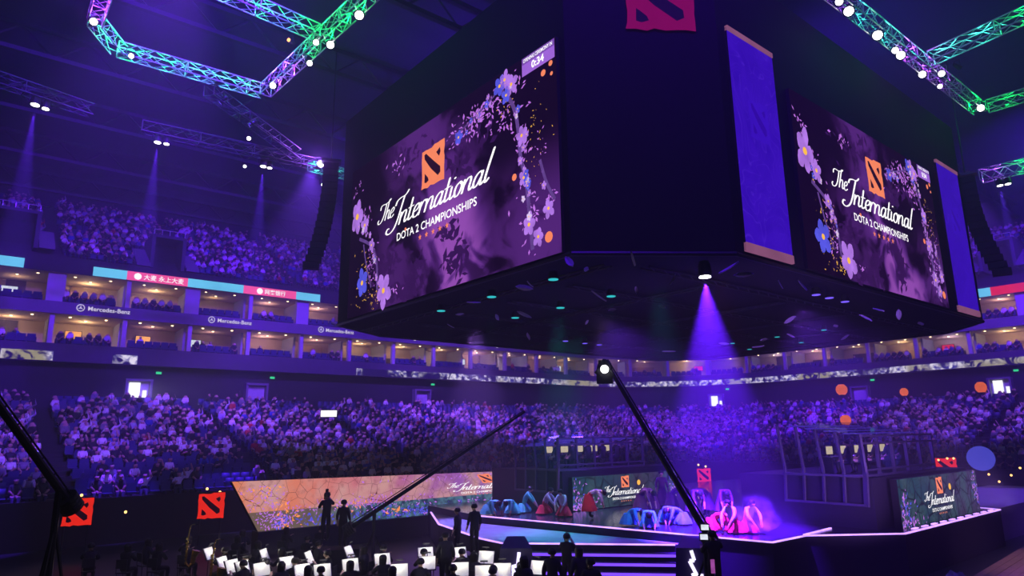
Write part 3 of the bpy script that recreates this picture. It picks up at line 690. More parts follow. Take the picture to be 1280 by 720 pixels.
EMB_DARK = [[(.12, .88), (.2, .9), (.5, .64), (.84, .36), (.85, .22), (.74, .16), (.42, .44), (.14, .76)], [(.66, .78), (.74, .82), (.82, .86), (.85, .74), (.79, .64), (.73, .7)], [(.15, .38), (.2, .34), (.3, .24), (.33, .16), (.22, .12), (.14, .15)]]
def emblem(P, x, y, w, h, parent, m=None, dark=None, z=.02, shear=0., name='emblem'):
    mb = MB(); pts = rough_square(); P.put(mb, [(a + shear * (1 - b), b) for a, b in pts], [tuple(range(len(pts)))], z, 0, (x, y), (w, h))
    for d in EMB_DARK: P.put(mb, [(a + shear * (1 - b), b) for a, b in d], [tuple(range(len(d) - 1, -1, -1))], z + .012, 1, (x, y), (w, h))
    return mb.build(name, [m or E_orange, dark or E_edark], parent)
E_edark = emit('display_dark', lin(45, 12, 40), .8)
def title(P, cx, y0, sx, sy, parent, small='DOTA 2 CHAMPIONSHIPS', shear=0., z=.03):
    """emblem, script title, capitals and five stars, in the proportions of the big screen (metres there)"""
    X = lambda v: cx + v * sx; Y = lambda v: y0 + v * sy
    e = emblem(P, X(-.92), Y(5.08), 1.9 * sx, 1.9 * sy, parent, z=z, shear=shear); e['label'] = 'orange square emblem with dark slanted bar'
    mb = MB(); vs, fs, adv = script_word('The', .085); k = 1.35 / adv; P.put(mb, vs, fs, z, 0, (X(-4.9), Y(4.5)), (k * sx, .48 * sy))
    vs, fs, adv = script_word('International', .085); k = 8.0 / adv; P.put(mb, vs, fs, z, 0, (X(-3.7), Y(3.92)), (k * sx, .6 * sy))
    o = mb.build('script_lettering', E_white, parent)
    mb = MB(); vs, fs = text_mesh(small, 1, .012); w_ = max(v[0] for v in vs) - min(v[0] for v in vs); P.put(mb, vs, fs, z, 0, (X(.14), Y(3.12)), (6.6 * sx / w_, .55 * sy)); mb.build('capital_lettering', E_white, parent, 'stuff' if sx < .6 else None)
    for q in range(5):
        st = [((.16 if i % 2 == 0 else .065) * math.sin(i * PI / 5), (.16 if i % 2 == 0 else .065) * math.cos(i * PI / 5)) for i in range(10)]; mb = MB()
        P.put(mb, st, [tuple(range(9, -1, -1))], z, 0, (X(-.99 + .56 * q), Y(2.8)), (sx, sy)); mb.build('star', E_orange, parent)
def flower(P, mb, cx, cy, r, rot=0., z=.03, n=5, mi=0, mic=1, asp=1.):
    for k in range(n):
        a = rot + 2 * PI * k / n; L_ = r * random.uniform(.85, 1.1); w_ = r * .36; pts = []
        for t_, ww in ((.08, .2), (.35, .8), (.65, 1.), (.88, .6), (1., 0), (.88, -.6), (.65, -1), (.35, -.8), (.08, -.2)): pts.append((cx + (L_ * t_ * math.cos(a) - w_ * ww * math.sin(a)) * asp, cy + L_ * t_ * math.sin(a) + w_ * ww * math.cos(a)))
        P.put(mb, pts, [tuple(range(len(pts) - 1, -1, -1))], z, mi)
    v2, f2 = disc2((cx, cy), r * .16, 8); P.put(mb, v2, f2, z + .01, mic)
def leaves(P, mb, cx, cy, rx, ry, n, size, mi=0, z=.02, ang=None):
    for _ in range(n):
        x = cx + random.gauss(0, .5) * rx; y = cy + random.gauss(0, .5) * ry
        if not (.02 < x < P.w - .05 and .02 < y < P.h - .05) or (P is PW and x < 1.45 - .62 * y): continue
        a = random.uniform(0, PI) if ang is None else random.gauss(ang, .5); l = size * random.uniform(.4, 1.2); w_ = l * random.uniform(.22, .5); c_, s_ = math.cos(a), math.sin(a)
        P.put(mb, [(x - l * c_, y - l * s_), (x - w_ * s_, y + w_ * c_), (x + l * c_, y + l * s_), (x + w_ * s_, y - w_ * c_)], [(0, 3, 2, 1)], z, mi)
def stem(P, mb, pts, w, mi=0, z=.025):
    pt = smooth_pts(pts, 5); o = []; 
    for i, p in enumerate(pt):
        d = (pt[min(i + 1, len(pt) - 1)] - pt[max(i - 1, 0)]).normalized(); nr = Vector((-d.y, d.x, 0)) * w; o += [(p.x + nr.x, p.y + nr.y), (p.x - nr.x, p.y - nr.y)]
    P.put(mb, o, [(2 * i, 2 * i + 1, 2 * i + 3, 2 * i + 2) for i in range(len(pt) - 1)], z, mi)
def display(P, m, parent, name='display', depth=.12):
    """lit panel with a thin body; uv runs over the picture"""
    mb = MB(); mb.quad(P.p(0, 0, 0), P.p(P.w, 0, 0), P.p(P.w, P.h, 0), P.p(0, P.h, 0), 0)
    a = [P.p(0, 0, 0), P.p(P.w, 0, 0), P.p(P.w, P.h, 0), P.p(0, P.h, 0)]; b = [p - P.n * depth for p in a]
    for i in range(4): j = (i + 1) % 4; mb.quad(a[j], a[i], b[i], b[j], 1)
    mb.quad(b[3], b[2], b[1], b[0], 1); o = mb.build(name, [m, M_black], parent)
    uv = o.data.uv_layers.new(name='uv')
    for li, c_ in zip(range(4), ((0, 0), (1, 0), (1, 1), (0, 1))): uv.data[li].uv = c_
    return o

PW = None
# ================================================================== hanging screen cube
m_big, t = picture('forest_mist_picture')
nz = t.noise(t.obj, .22, 3, .5); nf = t.noise(t.obj, .55, 4, .7)
d1 = t.math('ABSOLUTE', t.math('SUBTRACT', t.u, t.math('ADD', .42, t.math('MULTIPLY', t.math('SUBTRACT', 1., t.v), .22))))
band = t.math('SUBTRACT', 1., t.smooth(t.math('ADD', d1, t.math('MULTIPLY', t.math('SUBTRACT', nz, .5), .35)), .02, .3))
low_ = t.math('SUBTRACT', 1., t.smooth(t.v, .12, .8)); rightlow = t.math('MULTIPLY', t.smooth(t.u, .35, .95), t.math('MULTIPLY', low_, .45))
leftm = t.math('MULTIPLY', t.math('SUBTRACT', 1., t.smooth(t.math('ABSOLUTE', t.math('SUBTRACT', t.u, .3)), .02, .25)), t.math('MULTIPLY', t.math('SUBTRACT', 1., t.smooth(t.v, .35, .95)), .35))
fol = t.smooth(t.math('ADD', nf, t.math('MULTIPLY', nz, .6)), .76, .98)
k_ = t.math('MULTIPLY', t.math('MAXIMUM', t.math('MULTIPLY', band, t.math('ADD', .45, t.math('MULTIPLY', low_, .6))), t.math('MAXIMUM', rightlow, leftm)), t.math('SUBTRACT', 1., t.math('MULTIPLY', fol, .75)), clamp=True)
c = t.mix(t.smooth(k_, .06, .55), lin(19, 4, 32), lin(86, 38, 126)); c = t.mix(t.smooth(k_, .4, .95), c, lin(150, 78, 182)); t.out(c, 1.)
M_frame = mat('screen_frame', (.015, .012, .02), .6)
JUMBO = thing('screen_cube', 'huge black hanging screen cube with two purple title screens and blue banners', 'screen cube', (32.5, 24.7, 11.1))
OCT = [(15.7, 16.0), (20.4, 12.6), (45.6, 12.6), (49.0, 15.6), (49.5, 33.5), (46.0, 37.0), (19.6, 37.0), (15.7, 34.6)]
mb = MB(); mb.prism(OCT, 11.1, 23.2); mb.build('casing', M_casing, JUMBO)
E_pale = emit('display_pale_petal', lin(225, 200, 250), 1., 2, .2)
def big_screen(P, word_timer=True):
    d = display(P, m_big, JUMBO, 'title_screen', .2); d['label'] = 'purple forest title screen with script lettering and timer box'
    sx, sy = P.w / 16.8, P.h / 8.4; U = lambda u: u * P.w; V = lambda v: v * P.h
    mb = MB()                                            # dark foliage silhouettes, branches, blossoms
    for (u, v, a, b, n) in ((.24, .26, .1, .14, 60), (.36, .07, .12, .06, 60), (.42, .16, .04, .1, 30), (.62, .14, .05, .12, 45), (.57, .3, .05, .06, 25), (.62, .62, .06, .05, 25), (.36, .86, .12, .1, 40), (.7, .72, .1, .08, 40)): leaves(P, mb, U(u), V(v), U(a), V(b), n, .34, 0, .012)
    mb.build('leaf_silhouette', E_leafd, d, 'stuff')
    for pts, w_ in (([(.07, .5), (.15, .42), (.19, .3), (.2, .12)], .09), ([(.1, .45), (.125, .3), (.16, .15)], .06), ([(.79, .93), (.84, .82), (.863, .7), (.875, .5), (.893, .37), (.91, .05)], .1), ([(.94, .45), (.96, .33), (.985, .24)], .07), ([(.78, .9), (.7, .85), (.63, .82)], .05)):
        mb = MB(); stem(P, mb, [(U(a), V(b)) for a, b in pts], w_); mb.build('branch', E_bark, d)
    mb = MB()
    for (u, v, a, b, n, s_) in ((.73, .84, .1, .08, 80, .2), (.64, .8, .06, .08, 40, .18), (.83, .9, .06, .06, 50, .2), (.8, .74, .07, .1, 40, .18), (.88, .55, .03, .2, 45, .16), (.91, .2, .04, .15, 40, .16), (.97, .25, .02, .05, 12, .15), (.16, .3, .03, .2, 40, .16), (.05, .85, .05, .08, 12, .16), (.3, .85, .06, .06, 16, .2), (.1, .62, .04, .1, 20, .2), (.95, .5, .03, .1, 14, .1), (.3, .08, .05, .04, 10, .2)): leaves(P, mb, U(u), V(v), U(a), V(b), n, s_ * .72, 0, .022)
    mb.build('glinting_leaf', E_pink, d, 'stuff')
    mb = MB(); leaves(P, mb, U(.12), V(.22), U(.06), V(.22), 70, .07, 0, .024); leaves(P, mb, U(.2), V(.07), U(.05), V(.06), 45, .07, 0, .024); leaves(P, mb, U(.93), V(.55), U(.04), V(.2), 40, .05, 0, .024); leaves(P, mb, U(.83), V(.82), U(.04), V(.12), 22, .06, 0, .024); mb.build('yellow_spark', E_yel, d, 'stuff')
    for (u, v, r, rot, mm) in ((.05, .66, 1.15, 1.2, E_petal), (.105, .575, .6, .3, E_petal), (.1, .2, .85, .6, E_blue), (.24, .07, .95, .9, E_petal), (.155, .42, .4, 0, E_petal), (.82, .96, .45, 0, E_petal), (.8, .93, .5, 1, E_blue), (.845, .9, .5, .4, E_petal), (.825, .86, .4, .2, E_blue), (.88, .61, .45, .5, E_petal), (.9, .17, .5, .1, E_petal), (.965, .21, .4, .6, E_petal), (.93, .1, .4, 0, E_petal), (.625, .79, .4, 0, E_blue), (.885, .4, .4, 0, E_petal)):
        mb = MB(); cx = max(U(u), r * .62 * sx); flower(P, mb, cx, min(max(V(v), r * .9), P.h - r), r, rot, .03, asp=.62 if u < .06 else .8); mb.build('blossom', [mm, E_yel], d)
    for path_, n_ in (([(.79, .97), (.83, .88), (.86, .74), (.875, .55), (.895, .38), (.905, .15)], 26), ([(.64, .8), (.72, .85), (.8, .9)], 10), ([(.07, .62), (.13, .48), (.18, .32), (.2, .1)], 14), ([(.94, .45), (.97, .25)], 4)):
        for q in range(n_):
            f_ = random.random() * (len(path_) - 1); i = int(f_); f_ -= i; a_, b_ = path_[i], path_[min(i + 1, len(path_) - 1)]; u, v = a_[0] + (b_[0] - a_[0]) * f_ + random.gauss(0, .012), a_[1] + (b_[1] - a_[1]) * f_ + random.gauss(0, .02); r = random.uniform(.08, .22)
            if not (.02 < u < .97 and .04 < v < .96): continue
            mb = MB(); flower(P, mb, U(u), V(v), r, random.random() * 3, .031, asp=.8); mb.build('blossom', [random.choice((E_petal, E_petal, E_blue, E_pale)), E_yel], d)
    for (u, v, r) in ((.958, .857, .17), (.983, .882, .14), (.963, .083, .26), (.851, .424, .18), (.845, .915, .2), (.36, .42, .12), (.985, .83, .1)): mb = MB(); v2, f2 = disc2((U(u), V(v)), r * .8, 12); P.put(mb, v2, f2, .028); mb.build('glowing_orb', E_orange, d)
    title(P, U(.5), 0, sx, sy, d, z=.04)
    mb = MB(); P.put(mb, [(U(.885), V(.9)), (U(.997), V(.9)), (U(.997), V(.992)), (U(.885), V(.992))], [(0, 1, 2, 3)], .03, 0); P.put(mb, [(U(.885), V(.958)), (U(.997), V(.958)), (U(.997), V(.992)), (U(.885), V(.992))], [(0, 1, 2, 3)], .036, 1)
    o = mb.build('timer_box', [emit('timer_violet', lin(165, 105, 225), 1.), emit('timer_violet_dark', lin(125, 75, 180), 1.)], d)
    mb = MB(); vs, fs = text_mesh('OPENING CEREMONY IN', 1, .02); w_ = max(v[0] for v in vs) - min(v[0] for v in vs); P.put(mb, vs, fs, .045, 0, (U(.941), V(.966)), (U(.1) / w_, .22)); vs, fs = text_mesh('0:34', 1, .03); P.put(mb, vs, fs, .045, 0, (U(.941), V(.916)), (.42 * sx, .42 * sy)); mb.build('timer_lettering', E_white, d)
PL = Panel((15.55, 33.1, 11.15), (0, -1, 0), 16.8, 8.35); big_screen(PL)
PR = Panel((25.15, 12.45, 11.2), (1, 0, 0), 14.8, 7.75); big_screen(PR)
m_ban, t = picture('blue_banner_picture')
nn = t.noise(t.obj, .5, 4, 1.5); rings = t.math('ABSOLUTE', t.math('SINE', t.math('MULTIPLY', t.noise(t.obj, .35, 2, .6), 55.)))
c = t.mix(nn, lin(44, 4, 175), lin(70, 20, 215)); t.out(t.mix(t.math('MULTIPLY', t.math('SUBTRACT', 1., t.smooth(rings, 0., .25)), .35), c, lin(95, 45, 235)), .85)
E_bar = emit('banner_end_bar', lin(150, 90, 130), .75, 1, .3)
E_ban2 = emit('banner_mark', lin(62, 16, 205), .85)
def banner(x0, x1, z0, z1, lab):
    P = Panel((x0, 12.4, z0), (1, 0, 0), x1 - x0, z1 - z0); o = display(P, m_ban, JUMBO, 'banner', .12); o['label'] = lab
    for y0, y1, nm in ((-.02, .3, 'end_bar'), (P.h - .16, P.h + .04, 'end_bar')):
        mb = MB(); a = [P.p(0, y0, .04), P.p(P.w, y0, .04), P.p(P.w, y1, .04), P.p(0, y1, .04)]; b = [p - P.n * .12 for p in a]; mb.quad(*a); [mb.quad(a[(i + 1) % 4], a[i], b[i], b[(i + 1) % 4]) for i in range(4)]; mb.build(nm, E_bar, o)
    emblem(P, P.w * .32, P.h * .52, P.w * .42, P.w * .5, o, E_ban2, emit('banner_mark_dark', lin(55, 8, 185), .8), .012, name='faint_emblem')
    return o
banner(20.75, 23.95, 11.2, 20.0, 'blue banner with faint emblem and pinkish end bars'); banner(41.2, 44.5, 11.2, 19.9, 'second blue banner beyond the right title screen')
cn = Vector((20.4 - 15.7, 12.6 - 16.0, 0)).normalized(); a = Vector((15.7, 16.0, 0)); PCH = Panel((a.x, a.y, 0), cn, 5.8, 23)
PCH.o = PCH.o + PCH.n * .06; q = (Vector((17.58, 14.58, 0)) - a).dot(cn)
emblem(PCH, q, 19.72, 2.6, 2.3, JUMBO, emit('dim_magenta', lin(135, 8, 95), .85), emit('dim_navy', lin(28, 6, 72), .8), .01, name='corner_emblem')
# underside: truss grid and lamps
mb = MB()
for y in (15.5, 19.5, 23.5, 27.5, 31.5): 
    for dy in (-.2, .2): mb.tube((19, y + dy, 10.95), (48, y + dy, 10.95), .045, 5)
    for k in range(36): mb.tube((19 + .8 * k, y - .2, 10.95), (19.8 + .8 * k, y + .2, 10.95), .025, 4)
for x in (17.5, 23.5, 29.5, 35.5, 41.5, 46.5):
    for dx in (-.2, .2): mb.tube((x + dx, 16, 10.9), (x + dx, 35, 10.9), .045, 5)
    for k in range(23): mb.tube((x - .2, 16 + .8 * k, 10.9), (x + .2, 16.8 + .8 * k, 10.9), .025, 4)
mb.build('underside_grid', M_dmetal, JUMBO)
mb = MB(); n = len(OCT)
for i in range(n):
    a, b = Vector((*OCT[i], 11.05)), Vector((*OCT[(i + 1) % n], 11.05)); mb.tube(a, b, .09, 6)
mb.build('lower_rim', M_dmetal, JUMBO)
def under_lamp(x, y, m, nm, r=.3):
    b = MB(); b.lathe([(r * .7, .28), (r, .05), (r, 0)], (x, y, 10.6), 12); h = b.build(nm, M_dmetal, JUMBO)
    b = MB(); b.lathe([(r * .86, 0), (r * .86, -.02)], (x, y, 10.59), 12); b.build('lens', m, h)
for i, (x, y) in enumerate(((16.5, 17.8), (16.6, 21.7), (16.65, 25.6), (20.6, 18.7), (20.65, 21.85), (20.65, 25.1), (37.8, 18.2), (38.2, 21.3), (38.5, 24.6), (42.4, 25.8), (42., 21.8))):
    under_lamp(x, y, E_teal, 'downlight', .22 if x < 30 else .17)
    spot('teal_beam', (x, y, 10.5), (x, y, 0), (.02, .5, .5), 700 if x < 30 else 250, 20, .6, .05)
for (x, y) in ((28.6, 29.9), (30.4, 30.), (31.7, 30.), (27.5, 13.4), (28.65, 13.4), (30.1, 13.4)):
    under_lamp(x, y, E_vlamp, 'downlight', .2); spot('violet_beam', (x, y, 10.5), (x, y, 0), (.15, .05, 1), 700, 18, .6, .05)
# the strong blue spot at the near corner
h = MB(); h.lathe([(.16, .55), (.22, .4), (.24, .05), (.2, 0)], (19.83, 13.54, 10.35), 14); h = h.build('corner_spot', M_dmetal, JUMBO); b = MB(); b.lathe([(.19, 0), (.21, -.05)], (19.83, 13.54, 10.36), 14); b.build('lens', E_lamp, h)
BEAM = spot('corner_beam', (19.83, 13.54, 10.12), (22.0, 15.0, 3.0), (.12, .01, 1.0), 190000, 42, .6, .06)

# ------------------------------------------------------------------ columns of hanging loudspeakers
M_spk = mat('speaker_black', (.014, .013, .018), .6)
def line_array(px, y0, y1, dist, lean, label, n=15):
    top, bot = atd(px, y0, dist), atd(px, y1, dist); r = thing('speaker_column', label, 'loudspeakers', tuple(top)); H = top.z - bot.z
    toc = Vector((-top.x, -top.y, 0)).normalized(); side = Vector((-toc.y, toc.x, 0)); hh = H / n
    for k in range(n):
        f_ = k / (n - 1); curve = .9 * f_ ** 2.2 * lean; c_ = Vector((top.x, top.y, top.z - hh * (k + .5))) + side * curve * -1
        b = MB(); rz = math.atan2(toc.y, toc.x) + PI / 2; w0 = .95
        b.box(c_, (w0, .6, hh * .9), rz); b.build('speaker_box', M_spk, r)
    b = MB(); b.box(top + Vector((0, 0, .15)), (1.2, .7, .15), math.atan2(toc.y, toc.x) + PI / 2); b.tube(top, top + Vector((0, 0, 8)), .04); b.build('rigging', M_dmetal, r)
line_array(414, 205, 338, 41.5, 1.0, 'dark curved column of loudspeakers left of the left title screen', 16)
line_array(1207, 222, 350, 48.5, -1.1, 'dark curved column of loudspeakers right of the second blue banner', 15)
# ================================================================== lighting trusses
def truss(a, b, label, w=.62, lights=(), group=None, bay=.75, m=None):
    a, b = Vector(a), Vector(b); m = m or M_metal; r = thing('lighting_truss', label, 'truss', tuple((a + b) / 2), group); d = (b - a).normalized(); up = Vector((0, 0, 1)); sd = d.cross(up).normalized(); h = w / 2; L_ = (b - a).length
    cs = [sd * sx * h + up * sz * h for sx, sz in ((-1, -1), (1, -1), (1, 1), (-1, 1))]
    for c_ in cs: MB().tube(a + c_, b + c_, .035, 6).build('chord', m, r)
    mb = MB(); n = max(1, round(L_ / bay))
    for k in range(n):
        p, q = a + d * (L_ * k / n), a + d * (L_ * (k + 1) / n)
        for i in range(4):
            j = (i + 1) % 4
            mb.tube(p + cs[i], q + cs[j], .018, 4)
            if k % 2: mb.tube(p + cs[j], q + cs[i], .018, 4)
        if k % 4 == 0:
            for i in range(4): mb.tube(p + cs[i], p + cs[(i + 1) % 4], .028, 4)
    mb.build('lattice', m, r, 'stuff')
    for f_, col, pw in lights: point('truss_lamp', a + d * L_ * f_ - up * .05, col, pw * 2.2, .12, r)
    return r
GRN = (.0, 1., .12); TEA = (.03, .8, .6); VLT = (.4, .05, 1.)
Z = 24.0
truss((3.9, 35.6, Z), (11.0, 35.4, Z), 'green-lit box truss at the near end of the left lighting ring', lights=[(.08, GRN, 26), (.3, GRN, 22), (.52, TEA, 22), (.72, TEA, 22), (.92, GRN, 20)])
truss((2.65, 33.6, Z), (3.9, 35.6, Z), 'short green-lit corner truss of the left lighting ring', lights=[(.35, GRN, 16), (.8, GRN, 22)])
truss((2.55, 27.0, Z), (2.65, 33.6, Z), 'violet-lit truss leading away from the short corner truss', lights=[(.3, VLT, 30), (.75, VLT, 34), (.9, VLT, 25)])
truss((11.1, 35.2, Z), (11.9, 21.0, Z), 'long box truss lit violet and green beside the left title screen', lights=[(.08, VLT, 30), (.22, VLT, 26), (.38, GRN, 26), (.5, GRN, 26), (.62, GRN, 26), (.72, GRN, 22)])
truss((11.1, 28.2, Z), (4.6, 27.6, Z), 'green-lit cross truss joining the long left truss', lights=[(.12, GRN, 20), (.4, GRN, 24), (.7, TEA, 22)])
truss((27.0, 11.3, Z), (45.9, 11.1, Z), 'long box truss lit violet and teal above the right title screen', lights=[(.1, VLT, 10), (.2, TEA, 20), (.34, TEA, 26), (.46, VLT, 34), (.6, VLT, 30), (.72, VLT, 12), (.97, GRN, 34)])
truss((37.3, 10.7, Z), (36.2, 3.0, Z), 'teal and green cross truss meeting the right truss', lights=[(.08, TEA, 24), (.3, TEA, 26), (.55, GRN, 26)])
truss((46.0, 10.7, Z), (46.4, 4.0, Z), 'green-lit truss going off from the end of the right truss', lights=[(.15, GRN, 10), (.45, GRN, 20)])
truss((28.0, 10.9, Z + .4), (30.2, 7.0, Z + .4), 'short teal truss above the start of the right truss', lights=[(.2, TEA, 14), (.7, VLT, 12)])
truss((17.3, 44.0, Z), (22., 44.0, Z), 'teal-lit end of a truss behind the left speaker column', .62, lights=[(.12, TEA, 30), (.4, TEA, 24)])
truss((59.0, 14.9, Z), (59.5, 6.0, Z), 'truss lit violet and green behind the right speaker column', .9, lights=[(.1, VLT, 30), (.3, GRN, 40), (.5, GRN, 40)])
M_dt = mat('shaded_truss_tone', (.1, .1, .12), .5, .4)  # darker copy of the truss metal, for trusses the lamps miss
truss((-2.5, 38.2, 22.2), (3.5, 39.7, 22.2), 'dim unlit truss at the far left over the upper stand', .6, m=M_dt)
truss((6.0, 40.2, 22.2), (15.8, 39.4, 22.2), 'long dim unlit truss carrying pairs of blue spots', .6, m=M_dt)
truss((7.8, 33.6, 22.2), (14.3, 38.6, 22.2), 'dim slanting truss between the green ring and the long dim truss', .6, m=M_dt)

# ------------------------------------------------------------------ spotlights on the trusses
def spotlight(pos, aim, label, group, r=.16, m=None):
    pos = Vector(pos); q = (Vector(aim) - pos).normalized(); o = thing('spotlight', label, 'spotlight', tuple(pos), group); Mx = q.to_track_quat('Z', 'Y').to_matrix()
    b = MB(); b.lathe([(r * .55, -.5), (r * .8, -.42), (r, -.1), (r * 1.05, 0)], pos, 12, M=Mx); b.build('lamp_body', M_dmetal, o)
    b = MB(); b.lathe([(r * .8, 0), (r * .8, .015)], pos, 14, M=Mx); b.build('lens', m or E_lamp, o)
    b = MB(); b.tube(pos + Mx @ Vector((r * 1.25, 0, -.2)), pos + Mx @ Vector((r * 1.25, 0, -.2)) + Vector((0, 0, .4)), .02, 5); b.tube(pos + Mx @ Vector((-r * 1.25, 0, -.2)), pos + Mx @ Vector((-r * 1.25, 0, -.2)) + Vector((0, 0, .4)), .02, 5)
    b.tube(pos + Mx @ Vector((r * 1.25, 0, -.2)) + Vector((0, 0, .4)), pos + Mx @ Vector((-r * 1.25, 0, -.2)) + Vector((0, 0, .4)), .02, 5); b.build('yoke', M_dmetal, o)
    return o
E_wlamp = emit('ivory_lens', (1, 1, .85), 5.)
cam_aim = (6, 6, 4)
for px, py, r in ((117, 27, .2), (341, 107, .2), (395, 53, .17), (413, 56, .22), (387, 79, .17), (449, 19, .24), (164, 70, .15)):
    spotlight(atz(px, py, 23.55), cam_aim, 'white spotlight shining from the left ring of green and violet trusses', 'spotlights of the left ring', r)
for px, py, r in ((1049, 2, .2), (1061, 14, .26), (1097, 44, .27), (1119, 63, .19), (1126, 69, .25), (1153, 93, .22), (1177, 92, .2), (1175, 108, .15), (1226, 135, .24)):
    spotlight(atz(px, py, 23.55), cam_aim, 'white spotlight hanging along the truss above the right title screen', 'spotlights of the right truss', r)
E_rlamp = emit('red_laser_lens', (1, .35, .1), 4.)
spotlight(atz(1200, 85, 26), (60, 5, 20), 'small orange-red lamp between the cross trusses on the right', None, .14, E_rlamp)
spotlight(atz(361, 50, 26), (-5, 20, 22), 'small orange-red lamp inside the left lighting ring', None, .12, E_rlamp)
for px, py, r, pw in ((44, 131, .24, 2200), (57, 136, .2, 0), (197, 178, .22, 2200), (208, 180, .18, 0), (329, 208, .22, 2200), (337, 210, .18, 0)):
    p = atz(px, py, 21.5); spotlight(p, (p.x - .6, p.y - 1.6, 0), 'spot of a downward pair on the dim truss above the upper stand', 'downward spots on the dim truss', r)
    if pw: spot('down_beam', p - Vector((0, 0, .4)), (p.x, p.y + 1.0, 0), (.12, .02, 1), pw * 32, 14, .5, .06)
for px, py in ((1202, 232), (1212, 230)):
    p = atz(px, py, 22.2); p = atz(px + 48, py, 22.6); spotlight(p, (p.x - 1, p.y - 1, 0), 'spot of a downward pair under the truss behind the right speakers', 'downward spots on the right', .24)
spot('down_beam', atz(1250, 236, 22.2), (60, 13, 0), (.12, .03, 1), 50000, 15, .5, .06)
for px, py, r, lab in ((401, 205, .26, 'bright violet-white lamp at the end of the dim truss'), (404, 231, .16, 'small white lamp below the teal truss end'), (311, 173, .14, 'single small white lamp under the slanting dim truss'), (306, 208, .12, 'small warm lamp left of a spot pair')):
    spotlight(atz(px, py, 22), cam_aim, lab, None, r)
point('flare_lamp', atz(397, 200, 22), (.35, .1, 1), 900, .1)
for px, py in ((268, 134), (305, 162)):
    p = atz(px, py, 22); spotlight(p + Vector((.2, -.2, .25)), (0, p.y + 6, 12), 'slim blue lamp tilted beside the slanting dim truss', 'tilted blue lamps', .15, E_vlamp); spot('down_beam', p, (p.x - 4, p.y + 5, 12), (.12, .03, 1), 3500, 18)

# ------------------------------------------------------------------ paper petals drifting under the screen cube
M_petal = mat('paper_petal', (.62, .5, .75), .7, scale=6)
pm = MB(); prof = [(0, -.5), (.12, -.3), (.17, 0), (.13, .3), (0, .5)]
vs = []; n_ = len(prof)
for sx in (-1, 0, 1):
    for w_, y_ in prof: vs.append((sx * w_, y_, .06 * abs(sx) + .12 * y_ * y_))
for sx in (-1, 0, 1):
    for w_, y_ in prof: vs.append((sx * w_, y_, .06 * abs(sx) + .12 * y_ * y_ - .012))
fs = []
for b0 in (0, 3 * n_):
    for c_ in range(2):
        for k in range(n_ - 1): q = (b0 + c_ * n_ + k, b0 + (c_ + 1) * n_ + k, b0 + (c_ + 1) * n_ + k + 1, b0 + c_ * n_ + k + 1); fs.append(q if b0 == 0 else q[::-1])
pm.add(vs, fs); pet = pm.mesh('paper_petal', M_petal)
PET = [(662, 356), (655, 360), (734, 337), (748, 371), (790, 324), (795, 363), (655, 394), (733, 403), (660, 421), (842, 350), (828, 384), (836, 440), (912, 336), (930, 344), (975, 356), (1002, 357), (988, 400), (988, 420), (955, 425), (1044, 408), (1057, 422), (948, 434), (563, 408), (575, 393), (592, 379), (622, 397), (1082, 398), (1124, 394), (1150, 405), (712, 328), (765, 388), (1098, 388), (905, 430)]
for i, (px, py) in enumerate(PET):
    f_ = random.uniform(.72, .93); d = ray(px, py); tt = (10.9 - EYE) / d.z; p = CC + d * (tt * f_); o = bpy.data.objects.new('paper_petal', pet); COL.objects.link(o); o.location = p
    o.rotation_euler = (random.uniform(-1, 1), random.uniform(-1.2, 1.2), random.uniform(0, PI)); k = random.uniform(.4, .75); o.scale = (k, k, k); tag(o, 'pale violet paper petal drifting under the screen cube', 'petal', 'petals drifting under the screen cube')
spot('added_petal_fill', (22, 6, 3), (30, 24, 10.5), (.5, .25, 1), 3600, 80)  # unseen spot added to brighten the petals
# ================================================================== stage
def face_cam(p, extra=0.): return math.atan2(p[0], -p[1]) + extra          # rotation that turns +Y towards the camera
def face_away(p, extra=0.): return math.atan2(-p[0], p[1]) + extra
M_stage = mat('black_gloss_stage', (.03, .026, .04), .16, scale=2, spec=.6); M_skirt = mat('stage_skirt', (.02, .016, .035), .7, scale=1)
M_apron = mat('apron_water_print', (.2, .3, .36), .35, var=.5, scale=1.6, bump=.15)
ST = [(18.4, 24.9), (20.8, 12.45), (22.9, 12.44), (25.68, 10.37), (35.94, 10.45), (36.6, 13.0), (46., 16.), (46., 30.), (28., 30.55), (19.2, 30.55)]
stage = thing('stage', 'angular black stage with glowing violet edge strips', 'stage', (28, 20, 0))
mb = MB(); mb.prism(ST, 0., 1.5); o = mb.build('platform', [M_stage, M_skirt], stage); o.data.polygons.foreach_set('material_index', [0 if abs(p.normal.z) > .5 else 1 for p in o.data.polygons])
MB().prism([(36.3, 10.9), (52, 10.9), (52, 15.5), (46.2, 15.5), (36.8, 12.9)], 0, 1.42).build('added_wing_platform', mat('grey_wing_floor', (.35, .33, .4), .5, scale=1), stage)  # pale platform added to catch the violet spot on the right
def strip(a, b, z, parent, m=E_strip, w=.07, h=.045, nm='edge_strip'):
    mb = MB(); a, b = Vector((*a, z)), Vector((*b, z)); d = (b - a); L_ = d.length; mb.box((a + b) / 2, (L_, w, h), math.atan2(d.y, d.x)); return mb.build(nm, m, parent)
for i, j in ((0, 1), (1, 2), (2, 3), (3, 4), (4, 5)): strip(ST[i], ST[j], 1.5, stage)
strip((22.9, 12.5), (25.1, 12.65), 1.52, stage)
for x in np.arange(27.2, 35.5, .9):
    mb = MB(); mb.box((x, 10.62, 1.515), (.42, .1, .03)); mb.build('floor_light', E_strip, stage)
apron = thing('stage_apron', 'lower teal-lit apron in front of the stage with glowing front edge', 'stage apron', (18, 21, 0))
